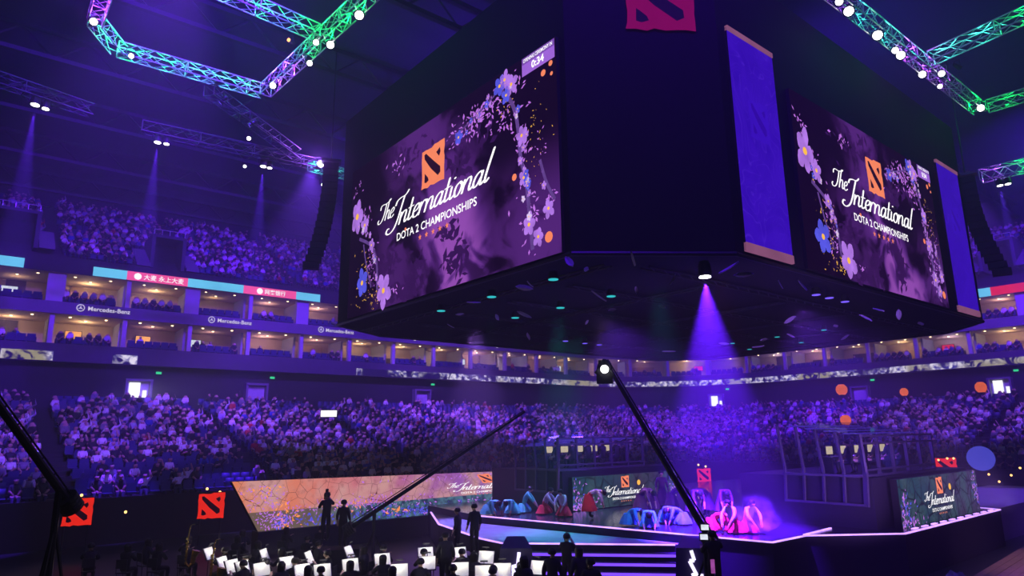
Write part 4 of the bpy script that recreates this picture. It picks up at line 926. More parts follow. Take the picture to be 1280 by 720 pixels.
AP = [(19.1, 30.2), (17.0, 26.0), (15.75, 21.4), (15.66, 19.93), (19.75, 15.5), (20.7, 13.2), (22, 20), (20, 29)]
mb = MB(); mb.prism([(19.15, 30.2), (16.9, 26.), (15.75, 21.4), (15.66, 19.93), (19.75, 15.5), (20.25, 15.1), (18.42, 24.7)], 0, 1.2); o = mb.build('platform', [M_apron, M_skirt], apron); o.data.polygons.foreach_set('material_index', [0 if abs(p.normal.z) > .5 else 1 for p in o.data.polygons])
strip((15.75, 21.4), (15.66, 19.93), 1.2, apron); strip((15.66, 19.93), (19.75, 15.5), 1.2, apron); strip((16.9, 26.), (15.75, 21.4), 1.2, apron); strip((19.15, 30.2), (16.9, 26.), 1.2, apron)
spot('apron_light', (20.6, 21.8, 10.4), (18.2, 20.0, 1.2), (.03, .8, .75), 5000, 30, .7); spot('apron_light', (19.6, 27, 10.4), (17.8, 24.2, 1.2), (.4, .18, 1), 14000, 44, .6)
# steps with light strips
A_, B_ = Vector((16.15, 19.4, 0)), Vector((19.95, 15.28, 0)); dd = (B_ - A_).normalized(); nn_ = Vector((-dd.y, dd.x, 0)) * -1
if nn_.dot(Vector((-1, -1, 0))) < 0: nn_ = -nn_
steps = thing('stage_steps', 'flight of dark steps with violet light strips leading up to the apron', 'steps', tuple((A_ + B_) / 2))
for k in range(1, 5):
    z = 1.2 - .25 * k; mb = MB(); c_ = (A_ + B_) / 2 + nn_ * (.15 + .3 * (k - 1)); L_ = (B_ - A_).length; mb.box((c_.x, c_.y, z / 2), (L_, .3, z), math.atan2(dd.y, dd.x)); s_ = mb.build('step', M_skirt, steps)
    mb = MB(); q = c_ + nn_ * .16; mb.box((q.x, q.y, z - .06), (L_ * .99, .03, .09), math.atan2(dd.y, dd.x)); mb.build('strip_light', E_step, s_)
E_bolt = emit('bolt_light', lin(225, 215, 255), 1.8, 4, .2)
M_pod = mat('violet_podium', (.05, .035, .1), .4)
def podium(px, dist, bolt, label):
    c_ = atd(px, 690, dist); r = thing('podium', label, 'podium', (c_.x, c_.y, 0)); rz = face_cam(c_); R_ = Matrix.Rotation(rz, 3, 'Z')
    lo = [(-.62, .45), (.62, .45), (.62, -.45), (-.62, -.45)]; mb = MB()
    T = lambda x, y, z: R_ @ Vector((x, y, 0)) + Vector((c_.x, c_.y, z))
    vs = [T(-.62, .45, 0), T(.62, .45, 0), T(.62, -.45, 0), T(-.62, -.45, 0), T(-.52, .38, 1.35), T(.52, .38, 1.35), T(.3, -.4, 1.62), T(-.3, -.4, 1.62)]
    mb.add(vs, [(0, 1, 2, 3), (7, 6, 5, 4), (4, 5, 1, 0), (5, 6, 2, 1), (6, 7, 3, 2), (7, 4, 0, 3)]); mb.build('podium_body', M_pod, r)
    P = Panel(T(0, .47, 0), R_ @ Vector((-1, 0, 0)), 1, 1); mb = MB()
    for a, b in zip(bolt, bolt[1:]):
        va, vb = Vector((*a, 0)), Vector((*b, 0)); d = (vb - va).normalized(); n2 = Vector((-d.y, d.x, 0)) * (.055); P.put(mb, [(va + n2)[:2], (va - n2)[:2], (vb - n2)[:2], (vb + n2)[:2]], [(0, 1, 2, 3)], .02)
    mb.build('bolt_light', E_bolt, r)
podium(645, 23.6, [(.1, 1.25), (.05, .85), (-.15, .8), (-.05, .6), (-.3, .55), (-.1, .35), (-.25, .15)], 'trapezoid podium with white zigzag light left of the steps')
podium(866, 23.9, [(-.05, 1.3), (.03, 1.0), (-.12, .98), (.06, .6), (-.08, .55), (.28, .55), (.15, .35), (.3, .1)], 'trapezoid podium with white zigzag light right of the steps')

# ------------------------------------------------------------------ display pictures on the stage
m_wall, t = picture('stone_wall_picture')
ed = t.edge(t.obj, 1.7); ed2 = t.edge(t.obj, 2.3); nz = t.noise(t.obj, .8, 5); n2 = t.noise(t.obj, 4., 3)
c = t.mix(t.smooth(t.u, .0, .8), lin(225, 128, 92), lin(135, 80, 180)); c = t.mix(t.smooth(nz, .35, .65), c, lin(205, 150, 150)); c = t.mix(t.math('MULTIPLY', t.smooth(n2, .5, .75), .4), c, lin(120, 60, 70))
c = t.mix(t.smooth(ed, 0., .018), lin(80, 35, 45), c); c2 = t.mix(t.smooth(n2, .35, .7), lin(36, 46, 80), lin(80, 120, 140)); c2 = t.mix(t.smooth(t.u, .1, .4), lin(110, 90, 80), c2)
lowmask = t.smooth(t.math('ADD', t.v, t.math('MULTIPLY', t.u, -.02)), .40, .42); dk = t.math('MULTIPLY', t.smooth(t.v, .42, .36), t.smooth(t.v, .3, .42))
t.out(t.mix(lowmask, c2, c), 1.05)
m_booth, t = picture('dark_stone_picture')
ed = t.edge(t.obj, 1.4); ed2 = t.edge(t.obj, 3.); nz = t.noise(t.obj, 1.1, 4); n2 = t.noise(t.obj, 6., 4)
c = t.mix(t.smooth(t.u, .15, .7), lin(38, 72, 92), lin(66, 56, 88)); c = t.mix(t.smooth(nz, .35, .65), c, lin(62, 84, 96)); c = t.mix(t.math('MULTIPLY', t.smooth(n2, .5, .7), .5), c, lin(30, 36, 52)); c = t.mix(t.smooth(ed, 0., .06), lin(22, 22, 38), c); c = t.mix(t.smooth(ed2, 0., .03), lin(30, 34, 52), c); t.out(c, .9)

M_frame2 = mat('booth_frame_steel', (.1, .08, .16), .4, .4); M_booth = mat('booth_base_black', (.022, .018, .035), .55)
E_mon = emit('cream_monitor', lin(225, 205, 170), .9, 5, .3)
def booth(xa, xb, xs0, xs1, Ys, zlo, zhi, Yf, xg1, zback, lab, scr_lab):
    r = thing('player_booth', lab, 'booth', (xa, Yf, 1.5))
    MB().prism([(xa, Yf - .25), (xb, Yf - .25), (xb, Yf + 5.1), (xa, Yf + 5.1)], 1.5, 3.28).build('booth_base', M_booth, r)
    P = Panel((xs0, Ys, zlo), (1, 0, 0), xs1 - xs0, zhi - zlo); d = display(P, m_booth, r, 'title_display', .25); d['label'] = scr_lab
    mb = MB(); leaves(P, mb, .15, P.h * .3, .7, P.h * .5, 70, .1, 0); leaves(P, mb, .6, .12, 1.6, .3, 70, .09, 0); leaves(P, mb, P.w - .3, P.h * .6, .35, P.h * .7, 60, .08, 0); mb.build('glinting_leaf', E_pink, d, 'stuff')
    mb = MB(); leaves(P, mb, .4, P.h * .3, .6, P.h * .5, 50, .09, 0); leaves(P, mb, P.w - .3, P.h * .5, .4, P.h * .6, 30, .08, 0); mb.build('blue_leaf', E_blue, d, 'stuff')
    title(P, P.w * .47, -.58 * P.h / 1.5, .29 * P.w / 7.5, .285 * P.h / 1.5, d, z=.03)
    mb = MB(); v2, f2 = disc2((P.w * .604, P.h * .7), .13, 12); P.put(mb, v2, f2, .03); mb.build('glowing_orb', E_yel, d)
    # glass front
    n = 5; D = 3.1; z0, z1 = 3.3, 4.8; dx = (xg1 - xa) / n
    for k in range(n + 1):
        x = xa + dx * k; MB().box((x, Yf, (z0 + z1) / 2), (.09, .12, z1 - z0)).build('post', M_frame2, r)
    for z in (z0 + .04, z0 + .24, z1 - .3, z1 - .03): MB().box(((xa + xg1) / 2, Yf, z), (xg1 - xa, .1, .07)).build('rail', M_frame2, r)
    for k in range(n): MB().box((xa + dx * (k + .5), Yf, (z0 + z1) / 2), (dx - .1, .015, z1 - z0 - .05)).build('pane', GL, r)
    # slanted glass side with posts running down to the stage
    ns = 4
    for k in range(ns + 1):
        y = Yf + D * k / ns; zt = z1 + (zback - z1) * k / ns; lean = .25 * (1 if k else .6)
        mb = MB(); a = Vector((xa - .02, y + (0 if k == 0 else .12), zt)); b = Vector((xa - .1, y - .1, 3.5)); c_ = Vector((xa - .06, y, 2.3)); w_ = .2 if k == 0 else .09
        for p, q in ((a, b), (b, c_)): mb.box((p + q) / 2, (.08, w_, (p - q).length + .05), M=(p - q).to_track_quat('Z', 'Y').to_matrix())
        mb.build('post', M_frame2, r)
    for k in range(ns):
        y0, y1 = Yf + D * k / ns, Yf + D * (k + 1) / ns; z0a, z1a = z1 + (zback - z1) * k / ns, z1 + (zback - z1) * (k + 1) / ns
        mb = MB(); mb.add([(xa - .08, y0 + .05, 3.32), (xa - .08, y1 - .05, 3.32), (xa - .02, y1 - .05, z1a - .05), (xa - .02, y0 + .05, z0a - .05), (xa - .06, y0 + .05, 3.32), (xa - .06, y1 - .05, 3.32), (xa, y1 - .05, z1a - .05), (xa, y0 + .05, z0a - .05)], [(0, 1, 2, 3), (7, 6, 5, 4), (0, 4, 5, 1), (3, 2, 6, 7)]); mb.build('pane', GL, r)
    for zz in (2.32, 3.34): MB().box((xa - .09, Yf + D / 2, zz), (.1, D, .08)).build('rail', M_frame2, r)
    mb = MB(); a, b = Yf - .15, Yf + D + .15; vs = [(xa - .15, a, z1), (xg1 + .1, a, z1), (xg1 + .1, b, zback), (xa - .15, b, zback)]; mb.add(vs + [(x, y, z + .12) for x, y, z in vs], [(3, 2, 1, 0), (4, 5, 6, 7), (0, 1, 5, 4), (1, 2, 6, 5), (2, 3, 7, 6), (3, 0, 4, 7)]); mb.build('roof', GL, r)
    for k in range(4): mb = MB(); yy = Yf + .6 + .75 * k; mb.box(((xa + xg1) / 2, yy, z1 - .02 + (zback - z1) * (yy - Yf) / D), (xg1 - xa - .2, .06, .05)); mb.build('ceiling_light', emit('booth_violet_tube', lin(90, 60, 220), .6), r)
    point('booth_lamp', ((xa + xg1) / 2, Yf + 1.7, 4.55), (.2, .06, 1), 150, .3, r); point('booth_lamp', (xa + 1., Yf + 1.3, 4.5), (.4, .2, 1), 40, .3, r)
    tb = thing('player_desk', 'long dark desk inside the %s' % lab.split(' with')[0], 'desk', (xa + 3, Yf + 1.6, 3.3)); MB().box(((xa + xg1) / 2, Yf + 1.6, 3.95), (xg1 - xa - .8, .6, .06)).build('desk_top', M_dmetal, tb)
    for sx in (xa + .5, xg1 - .5): MB().box((sx, Yf + 1.6, 3.61), (.08, .5, .62)).build('leg', M_dmetal, tb)
    for k in range(5):
        x = xa + .9 + (xg1 - xa - 1.8) * k / 4; mo = thing('monitor', 'flat monitor on the desk in the %s' % lab.split(' with')[0], 'monitor', (x, Yf + 1.65, 3.98), 'monitors in the %s' % lab.split(' with')[0])
        MB().box((x, Yf + 1.65, 4.24), (.56, .04, .34)).build('casing', M_black, mo); MB().box((x, Yf + 1.625, 4.22), (.5, .012, .3)).build('screen', E_mon, mo); MB().box((x, Yf + 1.65, 4.02), (.05, .05, .08)).build('stand', M_black, mo)
        person('person', 'sit_fine', SEAT, (x - .25, Yf + .75, 3.3), random.uniform(-.2, .2), M_dark, M_trous, 'player in a dark top seated at the desk in the %s' % lab.split(' with')[0], 'players in the %s' % lab.split(' with')[0], hair=True, scale=.95)
    return r
booth(25.9, 35.3, 26.88, 35.0, 10.9, 1.5, 3.2, 11.6, 32.5, 5.22, 'near glass player booth with slanted side posts', 'dark stone title display with script lettering, beside the pale blue disc')
booth(22.06, 30.1, 22.35, 29.95, 23.2, 1.53, 3.0, 23.8, 28.1, 4.4, 'far glass player booth with slanted side posts', 'dark stone title display with script lettering, behind the kneeling dancers')

# ------------------------------------------------------------------ long low wall of display panels on the left
wall = thing('display_wall', 'long low display wall showing a pink stone wall with flowers and title', 'display wall', (18, 31, 1.))
PW = Panel((9.4, 30.9, 1.0), (1, 0, 0), 19.2, 1.95)
mb = MB(); vs = [PW.p(1.35, 0), PW.p(19.2, 0), PW.p(19.2, 1.9), PW.p(0.1, 2.15)]; mb.add(vs, [(0, 1, 2, 3)], 0); bk = [v - PW.n * .35 for v in vs]
for i in range(4): mb.quad(vs[(i + 1) % 4], vs[i], bk[i], bk[(i + 1) % 4], 1)
o = mb.build('display_panel', [m_wall, M_black], wall); uv = o.data.uv_layers.new(name='uv')
for li, c_ in zip(range(4), ((.07, 0), (1, 0), (1, 1), (.005, 1.1))): uv.data[li].uv = c_
MB().box((20, 31.1, .5), (18.6, .8, .98)).build('wall_base', M_booth, wall)
mb = MB(); leaves(PW, mb, 1.3, 1.5, 1.6, .9, 150, .07, 0); leaves(PW, mb, 2.2, .4, 1.2, .6, 180, .075, 0); leaves(PW, mb, 6.4, .85, 3., .35, 240, .075, 0); leaves(PW, mb, 13, 1.8, 6, .15, 90, .08, 0); leaves(PW, mb, 13, .3, 7, .4, 120, .1, 0); leaves(PW, mb, 17, 1.83, 2.5, .06, 70, .06, 0); mb.build('blossom_print', E_pink, o, 'stuff')
mb = MB(); leaves(PW, mb, 4.3, .25, 1.2, .3, 60, .1, 0); leaves(PW, mb, 8.5, .25, 4., .35, 260, .085, 0); leaves(PW, mb, 2.2, .35, .7, .5, 40, .1, 0); mb.build('blue_print', E_blue, o, 'stuff')
mb = MB(); leaves(PW, mb, 1.4, 1.5, 1., .7, 40, .08, 0); leaves(PW, mb, 2.6, .5, .6, .6, 40, .1, 0); leaves(PW, mb, 6., .8, .8, .3, 26, .08, 0); leaves(PW, mb, 8.2, .3, .8, .2, 16, .12, 0); mb.build('ember_print', emit('display_ember', lin(255, 150, 80), 1.2), o, 'stuff')
title(PW, 13.5, .12, .45, .25, o, z=.03, shear=.5)
# ================================================================== dancers on the stage
cloth = {k: mat(k + '_dance_cloth', c_, .7, scale=5) for k, c_ in dict(teal=(.08, .5, .45), blue=(.08, .25, .7), red=(.6, .03, .05), plum=(.12, .04, .14), pale=(.6, .55, .65)).items()}
def skirt_mesh(pose, m, flat=True):
    mb = MB(); p = Vector(pose['pelvis']); n = 14; rings = [(.19, .03), (.27, -.1), (.34, -.24), (.38, -p.z + .03)] if flat else [(.16, .05), (.24, -.2), (.34, -.5), (.36, -.62)]
    vs = []
    for i, (r_, dz) in enumerate(rings):
        for k in range(n): a = 2 * PI * k / n; w_ = r_ * (1 + .09 * math.sin(5 * a) * i / 3); vs.append(p + Vector((w_ * math.cos(a), w_ * math.sin(a) * .95, dz)))
    mb.add(vs, [(i * n + k, i * n + (k + 1) % n, (i + 1) * n + (k + 1) % n, (i + 1) * n + k) for i in range(len(rings) - 1) for k in range(n)] + [tuple(range(n - 1, -1, -1))]); return mb.mesh('skirt', m)
SK = {}
def dancer(px, py, pose, key, top, skirt, label, turn, group=None, flat=True, hair=True):
    p = atz(px, py, 1.5); o = person('person', key, pose, (p.x, p.y, 1.53), face_cam(p, turn), cloth[top], cloth[skirt] if skirt else M_dark, label, group, hair)
    if skirt:
        k = (key, skirt); SK[k] = SK.get(k) or skirt_mesh(pose, cloth[skirt], flat); h = bpy.data.objects.new('skirt', SK[k]); COL.objects.link(h); h.parent = o
dn = 'kneeling dancer in teal bowing low beside the dark base of the far booth'
for px, py, tn in ((612, 644, .8), (640, 643, -.5), (657, 641, 1.4)): dancer(px, py, KNEEL if px != 657 else CROUCH, 'kneel' if px != 657 else 'crouch', 'teal', 'teal', dn if px != 657 else 'crouching dancer in teal with raised back by the far booth base', tn, 'teal dancers on the stage')
for px, py, tn in ((683, 643, 1.2), (704, 646, -.4)): dancer(px, py, CROUCH, 'crouch', 'pale', 'red', 'crouching dancer in pale top and red skirt left of the far title display', tn, 'red-skirted dancers left of the display')
dancer(738, 648, BOW, 'bow', 'pale', 'red', 'bowing dancer in a round red skirt in front of the far title display', 1.5, flat=False)
for px, py, tn in ((789, 657, .9), (812, 660, 0), (833, 654, .3), (851, 656, -1.2)): dancer(px, py, KNEEL, 'kneel', 'blue' if px != 812 else 'teal', 'blue', 'kneeling dancer in blue folded forward on the stage near the right podium', tn, 'blue dancers on the stage')
for px, py, tn in ((803, 648, 1.), (815, 645, -.6), (829, 640, .2), (842, 645, 1.6), (868, 648, .5), (884, 646, -.8), (905, 648, .3)): dancer(px, py, BOW if px != 829 else STAND, 'bow' if px != 829 else 'stand', 'plum', 'plum', 'dark-clad dancer bending forward behind the blue dancers' if px != 829 else 'dark-clad dancer standing upright behind the blue dancers', tn, 'dark-clad dancers' if px != 829 else None, False)
for px, py, tn in ((893, 664, 1.3), (917, 667, -.5), (938, 667, .6)): dancer(px, py, CROUCH if px > 900 else KNEEL, 'crouch' if px > 900 else 'kneel', 'pale' if px > 900 else 'red', 'red', 'dancer in red crouching in the smoke at the stage corner' if px > 900 else 'dancer in red kneeling low beside the camera crane base', tn, 'red dancers at the smoke' if px > 900 else None)
spot('dancer_light', (24, 24, 10.4), (21.5, 23, 1.5), (.1, .8, .8), 2600, 34); spot('dancer_light', (19, 15, 10.4), (22.0, 16.8, 1.5), (.1, .7, 1.), 2600, 34); spot('dancer_light', (19.6, 12.9, 10.4), (22.3, 13.4, 1.5), (.9, .15, .4), 600, 30); spot('dancer_light', (20, 19, 10.4), (22.6, 20.5, 1.5), (.8, .5, .9), 2200, 30)
# smoke puff at the stage corner
pc = atz(945, 668, 1.5); sm = MB(); n = 14
vs = []
for i in range(9):
    ph = PI * i / 8
    for k in range(n): a = 2 * PI * k / n; vs.append((pc.x + 1.25 * math.sin(ph) * math.cos(a), pc.y + 1.0 * math.sin(ph) * math.sin(a), 1.53 + .75 * (1 - math.cos(ph)) ))
sm.add(vs, [(i * n + k, i * n + (k + 1) % n, (i + 1) * n + (k + 1) % n, (i + 1) * n + k) for i in range(8) for k in range(n)])
m = bpy.data.materials.new('stage_smoke'); m.use_nodes = True; nt = m.node_tree; nt.nodes.clear(); t = NT(m); tc = P_(nt, 'ShaderNodeTexCoord'); vs_ = P_(nt, 'ShaderNodeVolumeScatter'); vs_.inputs['Color'].default_value = (.9, .85, 1, 1); ou = P_(nt, 'ShaderNodeOutputMaterial')
g = P_(nt, 'ShaderNodeSeparateXYZ'); t.L(tc.outputs['Generated'], g.inputs[0]); rr = t.math('ADD', t.math('ADD', t.math('POWER', t.math('SUBTRACT', g.outputs[0], .5), 2.), t.math('POWER', t.math('SUBTRACT', g.outputs[1], .5), 2.)), t.math('MULTIPLY', t.math('POWER', g.outputs[2], 2.), .25))
fall = t.math('SUBTRACT', 1., t.smooth(rr, .02, .24)); t.L(t.math('MULTIPLY', t.math('MULTIPLY', fall, t.smooth(t.noise(tc.outputs['Object'], 2.6, 4), .42, .7)), .7), vs_.inputs['Density']); t.L(vs_.outputs[0], ou.inputs['Volume'])
tag(sm.build('smoke', m), 'low puff of violet smoke at the corner of the stage', 'smoke', None, 'stuff')
spot('smoke_light', (24.5, 13.0, 10.2), (pc.x, pc.y, 1.8), (.5, .12, 1), 500, 22)

# ================================================================== orchestra in front of the stage
M_paper = mat('score_paper', (.85, .84, .78), .8, var=.04, scale=14)
def music_stand(px, py, rot, w=.54):
    p = atz(px, py, 1.12); r = thing('music_stand', 'black music stand with a lit white score in the orchestra', 'music stand', (p.x, p.y, 0), 'music stands of the orchestra')
    Mx = Matrix.Rotation(face_cam(p, rot), 3, 'Z') @ Matrix.Rotation(math.radians(24), 3, 'X'); T = lambda x, y, z: Mx @ Vector((x, y, z)) + Vector((p.x, p.y, 1.12))
    MB().box((p.x, p.y, 1.12), (w, .03, .42), M=Mx).build('desk', M_dmetal, r); c_ = T(0, .025, 0); s_ = MB().box(c_, (w * .93, .012, .39), M=Mx).build('score_sheet', M_paper, r)
    MB().box(T(0, .04, -.21), (w, .09, .02), M=Mx).build('ledge', M_dmetal, r)
    b = MB(); b.tube((p.x, p.y, .06), (p.x, p.y, 1.1), .017)
    for k in range(3): a = k * 2 * PI / 3; b.tube((p.x, p.y, .22), (p.x + .28 * math.cos(a), p.y + .28 * math.sin(a), .01), .014, 5)
    b.build('tripod', M_dmetal, r)
    b = MB(); b.tube(T(0, 0, .21), T(0, .16, .28), .01, 5); b.box(T(0, .19, .27), (.22, .05, .03), M=Mx); b.build('clip_lamp', M_black, r)
    point('stand_lamp', T(0, .3, .16), (1, .96, .84), 6, .05, r)
    return p
mchair = MB(); mchair.box((0, 0, .45), (.42, .42, .04)); mchair.box((0, -.22, .75), (.4, .03, .3))
for sx in (-1, 1):
    for sy in (-1, 1): mchair.tube((sx * .18, sy * .18, 0), (sx * .18, sy * .18, .45), .014, 5)
    mchair.tube((sx * .18, -.21, .45), (sx * .19, -.24, .9), .014, 5)
mchair_me = mchair.mesh('orchestra_chair', M_dmetal)
M_suit = mat('black_suit', (.012, .011, .014), .8); M_gown = mat('dark_grey_gown', (.03, .028, .034), .8)
def musician(x, y, rz, label, group, hair=True, top=None):
    o = bpy.data.objects.new('orchestra_chair', mchair_me); COL.objects.link(o); o.location = (x, y, 0); o.rotation_euler = (0, 0, rz); tag(o, 'plain black chair under a musician of the orchestra', 'chair', 'chairs of the orchestra')
    person('person', 'play', PLAY, (x, y, 0), rz, top or random.choice((M_suit, M_suit, M_gown)), M_suit, label, group, hair)
STANDS = [(261, 692, 1.05), (278, 704, 1.0), (290, 708, .8), (303, 710, .8), (330, 694, 1.15), (327, 712, .5), (359, 704, .6), (386, 697, 1.2), (378, 714, .5), (403, 714, .3), (436, 690, 1.1), (438, 707, .35), (478, 700, .3), (499, 714, .1), (532, 692, .2), (534, 704, 0), (574, 692, .4), (575, 712, 0), (608, 697, -.3), (605, 716, 0), (628, 713, 0), (673, 710, -.5)]
for px, py, rot in STANDS:
    p = music_stand(px, py, rot); d = Matrix.Rotation(face_cam(p, rot), 3, 'Z') @ Vector((random.choice((-.24, .2, .26)), .74, 0))
    musician(p.x + d.x, p.y + d.y, face_cam(p, rot) + PI, 'musician in black seated at a lit music stand', 'musicians at the lit stands', random.choice((True, 'long')))
MUS = []
for i in range(110):                                     # rows farther back, unlit
    px = random.uniform(225, 560) if i < 34 else random.uniform(110, 240); py = random.uniform(655, 690); p = atz(px, py, 1.2)
    if any((p - atz(a, b, 1.12)).length < 1.1 for a, b, _ in STANDS) or any((p - q).length < .95 for q in MUS): continue
    if p.y > 29.3 or (p - Vector((16.2, 25.6, 1.2))).length < 2.6 or (p - Vector((13.8, 24.6, 1.2))).length < 1.9 or (p - Vector((14.2, 23.6, 1.2))).length < 1.2: continue
    MUS.append(p)
    musician(p.x, p.y, face_away(p, random.uniform(-1.2, .2)), 'musician in black seated in the unlit back rows of the orchestra', 'musicians in the unlit rows', random.choice((True, 'long')))
M_brass = mat('gold_brass', (.85, .6, .18), .25, .9, var=.1)
def saxophone(px, py, dist, k, label):
    p = atd(px, py, dist); r = thing('saxophone', label, 'saxophone', tuple(p)); toc = Vector((-p.x, -p.y, 0)).normalized(); sd = Vector((-toc.y, toc.x, 0))
    T = lambda a, z: p + sd * a * k + Vector((0, 0, z * k)) + toc * .1
    MB().chain([T(0, .62), T(-.02, .3), T(-.04, -.1), T(-.03, -.28), T(.05, -.36), T(.13, -.28), T(.16, -.1), T(.2, .04)], [.014, .02, .032, .04, .046, .054, .07, .11], 10).build('tube', M_brass, r)
    MB().chain([T(0, .62), T(.03, .7), T(.12, .71)], [.014, .012, .012], 8).build('neck', M_brass, r); MB().chain([T(.12, .71), T(.2, .69)], [.015, .01], 8).build('mouthpiece', M_black, r)
    b = MB()
    for q in range(7): b.lathe([(.028, 0), (.028, .012)], T(-.045, .35 - q * .1) + toc * .035, 8, M=toc.to_track_quat('Z', 'Y').to_matrix())
    b.build('key', M_brass, r, 'stuff')
for px, py, dist, lab in ((235, 690, 21., 'gold saxophone held upright at the left edge of the orchestra'), (266, 712, 19., 'gold saxophone below the leftmost lit music stand')):
    saxophone(px, py, dist, 1.0, lab); p = atd(px, py, dist + .45); point('stand_lamp', atd(px, py - 6, dist - .7) + Vector((0, 0, .3)), (1, .9, .7), 3, .08)
    musician(p.x, p.y, face_cam(p, .3), 'musician in black holding a %s' % lab.split(' at')[0].split(' below')[0], 'saxophone players')
# ------------------------------------------------------------------ camera crew
M_cam = mat('camera_black', (.014, .014, .017), .5)
def riser(c_, w, d, h, label):
    o = MB().box((c_[0], c_[1], h / 2), (w, d, h), math.atan2(c_[1], c_[0])).build('crew_riser', M_black); tag(o, label, 'platform')
def crew(px, ypx, dist, pose, key, label, h, tool=None, turn=0., top=None, away=True):
    p = atd(px, ypx, dist); z = p.z - 1.72; o = person('person', key, pose, (p.x, p.y, z), (face_away if away else face_cam)(p, turn), top or M_suit, M_suit, label, None, True); return p, z
p, z = crew(593, 631, 26.5, STAND, 'stand', 'crew member in black standing on a riser in front of the violet-lit apron', 0, turn=.5)
riser(p, 1.0, 1.5, max(.05, z), 'low black riser carrying the crew beside the apron')
p2, z2 = crew(572, 636, 26.9, STAND, 'stand', 'second crew member in black next to the taller one on the riser', 0, turn=1.2, top=M_gown)
pa, za = crew(409, 617, 28.0, OPER, 'oper', 'camera operator in black standing before the pink display wall', 0, turn=.2)
pb, zb = crew(430, 626, 28.2, STAND, 'stand', 'crew member in black beside the camera operator at the display wall', 0, turn=-.4)
riser(((pa.x + pb.x) / 2, (pa.y + pb.y) / 2), 1.0, 1.9, max(.05, min(za, zb)), 'black riser carrying the camera operator at the display wall')
def video_camera(pos, aim, label, legs=None, k=1.):
    pos = Vector(pos); q = (Vector(aim) - pos).normalized(); Mx = q.to_track_quat('Y', 'Z').to_matrix(); r = thing('video_camera', label, 'camera', tuple(pos)); T = lambda *v: pos + Mx @ (Vector(v) * k)
    MB().box(pos, (.18 * k, .42 * k, .24 * k), M=Mx).build('camera_body', M_cam, r); MB().tube(T(0, .2, 0), T(0, .5, 0), .07 * k, 10, .085 * k).build('lens', M_cam, r); MB().box(T(0, -.05, .2), (.1 * k, .22 * k, .12 * k), M=Mx).build('viewfinder', M_cam, r)
    if legs:
        b = MB()
        for j in range(3): a = j * 2.1 + .4; b.tube(pos - Vector((0, 0, .15)), pos + Vector((.42 * math.cos(a), .42 * math.sin(a), -legs)), .022, 6)
        b.build('tripod', M_cam, r)
    return r
f_ = Vector((pa.x, pa.y, 0)).normalized(); video_camera((pa.x + f_.x * .5, pa.y + f_.y * .5, za + 1.6), (20, 40, 3), 'video camera held up by the operator at the display wall')
# photographer with his back to us in front of the steps
p = atd(708, 668, 22.6); pz = p.z - 1.72; person('person', 'photo', PHOTO, (p.x, p.y, max(0, pz)), face_away(p, -.3), M_suit, M_suit, 'photographer in black standing before the steps with raised camera')
f_ = Vector((p.x, p.y, 0)).normalized(); video_camera((p.x + f_.x * .34, p.y + f_.y * .34, max(0, pz) + 1.58), (p.x + f_.x * 5 + 1.5, p.y + f_.y * 5, 2.2), 'small photo camera raised by the photographer at the steps', None, .6)
for px, py, dist, lab in ((738, 692, 18.5, 'dark figure in black standing near the steps with head lowered'), (655, 700, 18.8, 'dark figure in black in front of the left podium'), (690, 690, 20.2, 'dark figure between the left podium and the photographer'), (557, 668, 23.5, 'dark figure in black left of the riser'), (724, 688, 20.4, 'dark figure right behind the photographer')):
    p = atd(px, py, dist); person('person', 'stand', STAND, (p.x, p.y, 0), face_away(p, random.uniform(-.8, .8)), random.choice((M_suit, M_gown)), M_suit, lab, None, random.choice((True, 'long')), scale=max(.85, min(1.06, (p.z + .06) / 1.72)))

# ------------------------------------------------------------------ camera cranes
def jib(pv, tip, tail, label, r0_=.13, r1_=.07, head=True, base_h=None, lit=None):
    pv, tip, tail = Vector(pv), Vector(tip), Vector(tail); r = thing('camera_crane', label, 'camera crane', (pv.x, pv.y, 0)); d = (tip - tail).normalized(); up = Vector((0, 0, 1)); u_ = (up - d * up.dot(d)).normalized(); s_ = d.cross(u_)
    b = MB(); b.tube(tail, tip, r0_, 8, r1_); b.build('arm', M_cam, r)
    b = MB(); b.tube(tail + u_ * r0_ * 1.7, tip + u_ * r1_ * 1.7, r0_ * .22, 6); n = 9
    for k in range(n + 1): q = tail.lerp(tip, k / n); b.tube(q, q + u_ * (r0_ * 1.7 + (r1_ - r0_) * 1.7 * k / n), .018, 5)
    b.build('tension_rod', M_cam, r)
    b = MB(); b.tube(pv, (pv.x, pv.y, .5 if pv.z > 1 else .2), .07, 8)
    for j in range(3): a = j * 2.1; b.tube((pv.x, pv.y, max(.3, pv.z - .7)), (pv.x + .7 * math.cos(a), pv.y + .7 * math.sin(a), .02), .035, 6)
    b.build('tripod_base', M_cam, r)
    b = MB()
    for j in range(4): q = tail + d * (.05 + .09 * j); b.tube(q - d * .035, q + d * .035, .24, 14)
    b.build('counterweight', M_cam, r)
    if head:
        h = tip + d * .1; b = MB(); b.box(h - up * .12, (.5, .12, .14), math.atan2(s_.y, s_.x)); b.tube(h, h - up * .3, .05); b.lathe([(.26, -.06), (.3, 0), (.26, .06)], h - up * .3, 14, M=s_.to_track_quat('Z', 'Y').to_matrix()); b.box(h - up * .62, (.26, .5, .34), .6); b.tube(h - up * .62, h - up * .66 - s_ * .2 + d * .35, .1, 10); b.build('remote_head', M_cam, r)
        b = MB(); toc = (CC - h).normalized(); b.lathe([(.13, 0), (.12, .03)], h - up * .32 + toc * .34, 14, M=toc.to_track_quat('Z', 'Y').to_matrix()); b.build('head_lamp', E_lamp if lit else M_cam, r)
    return r
pv = atd(880, 662, 20.3); tip = atd(757, 452, 21.8); d = (pv - tip).normalized()
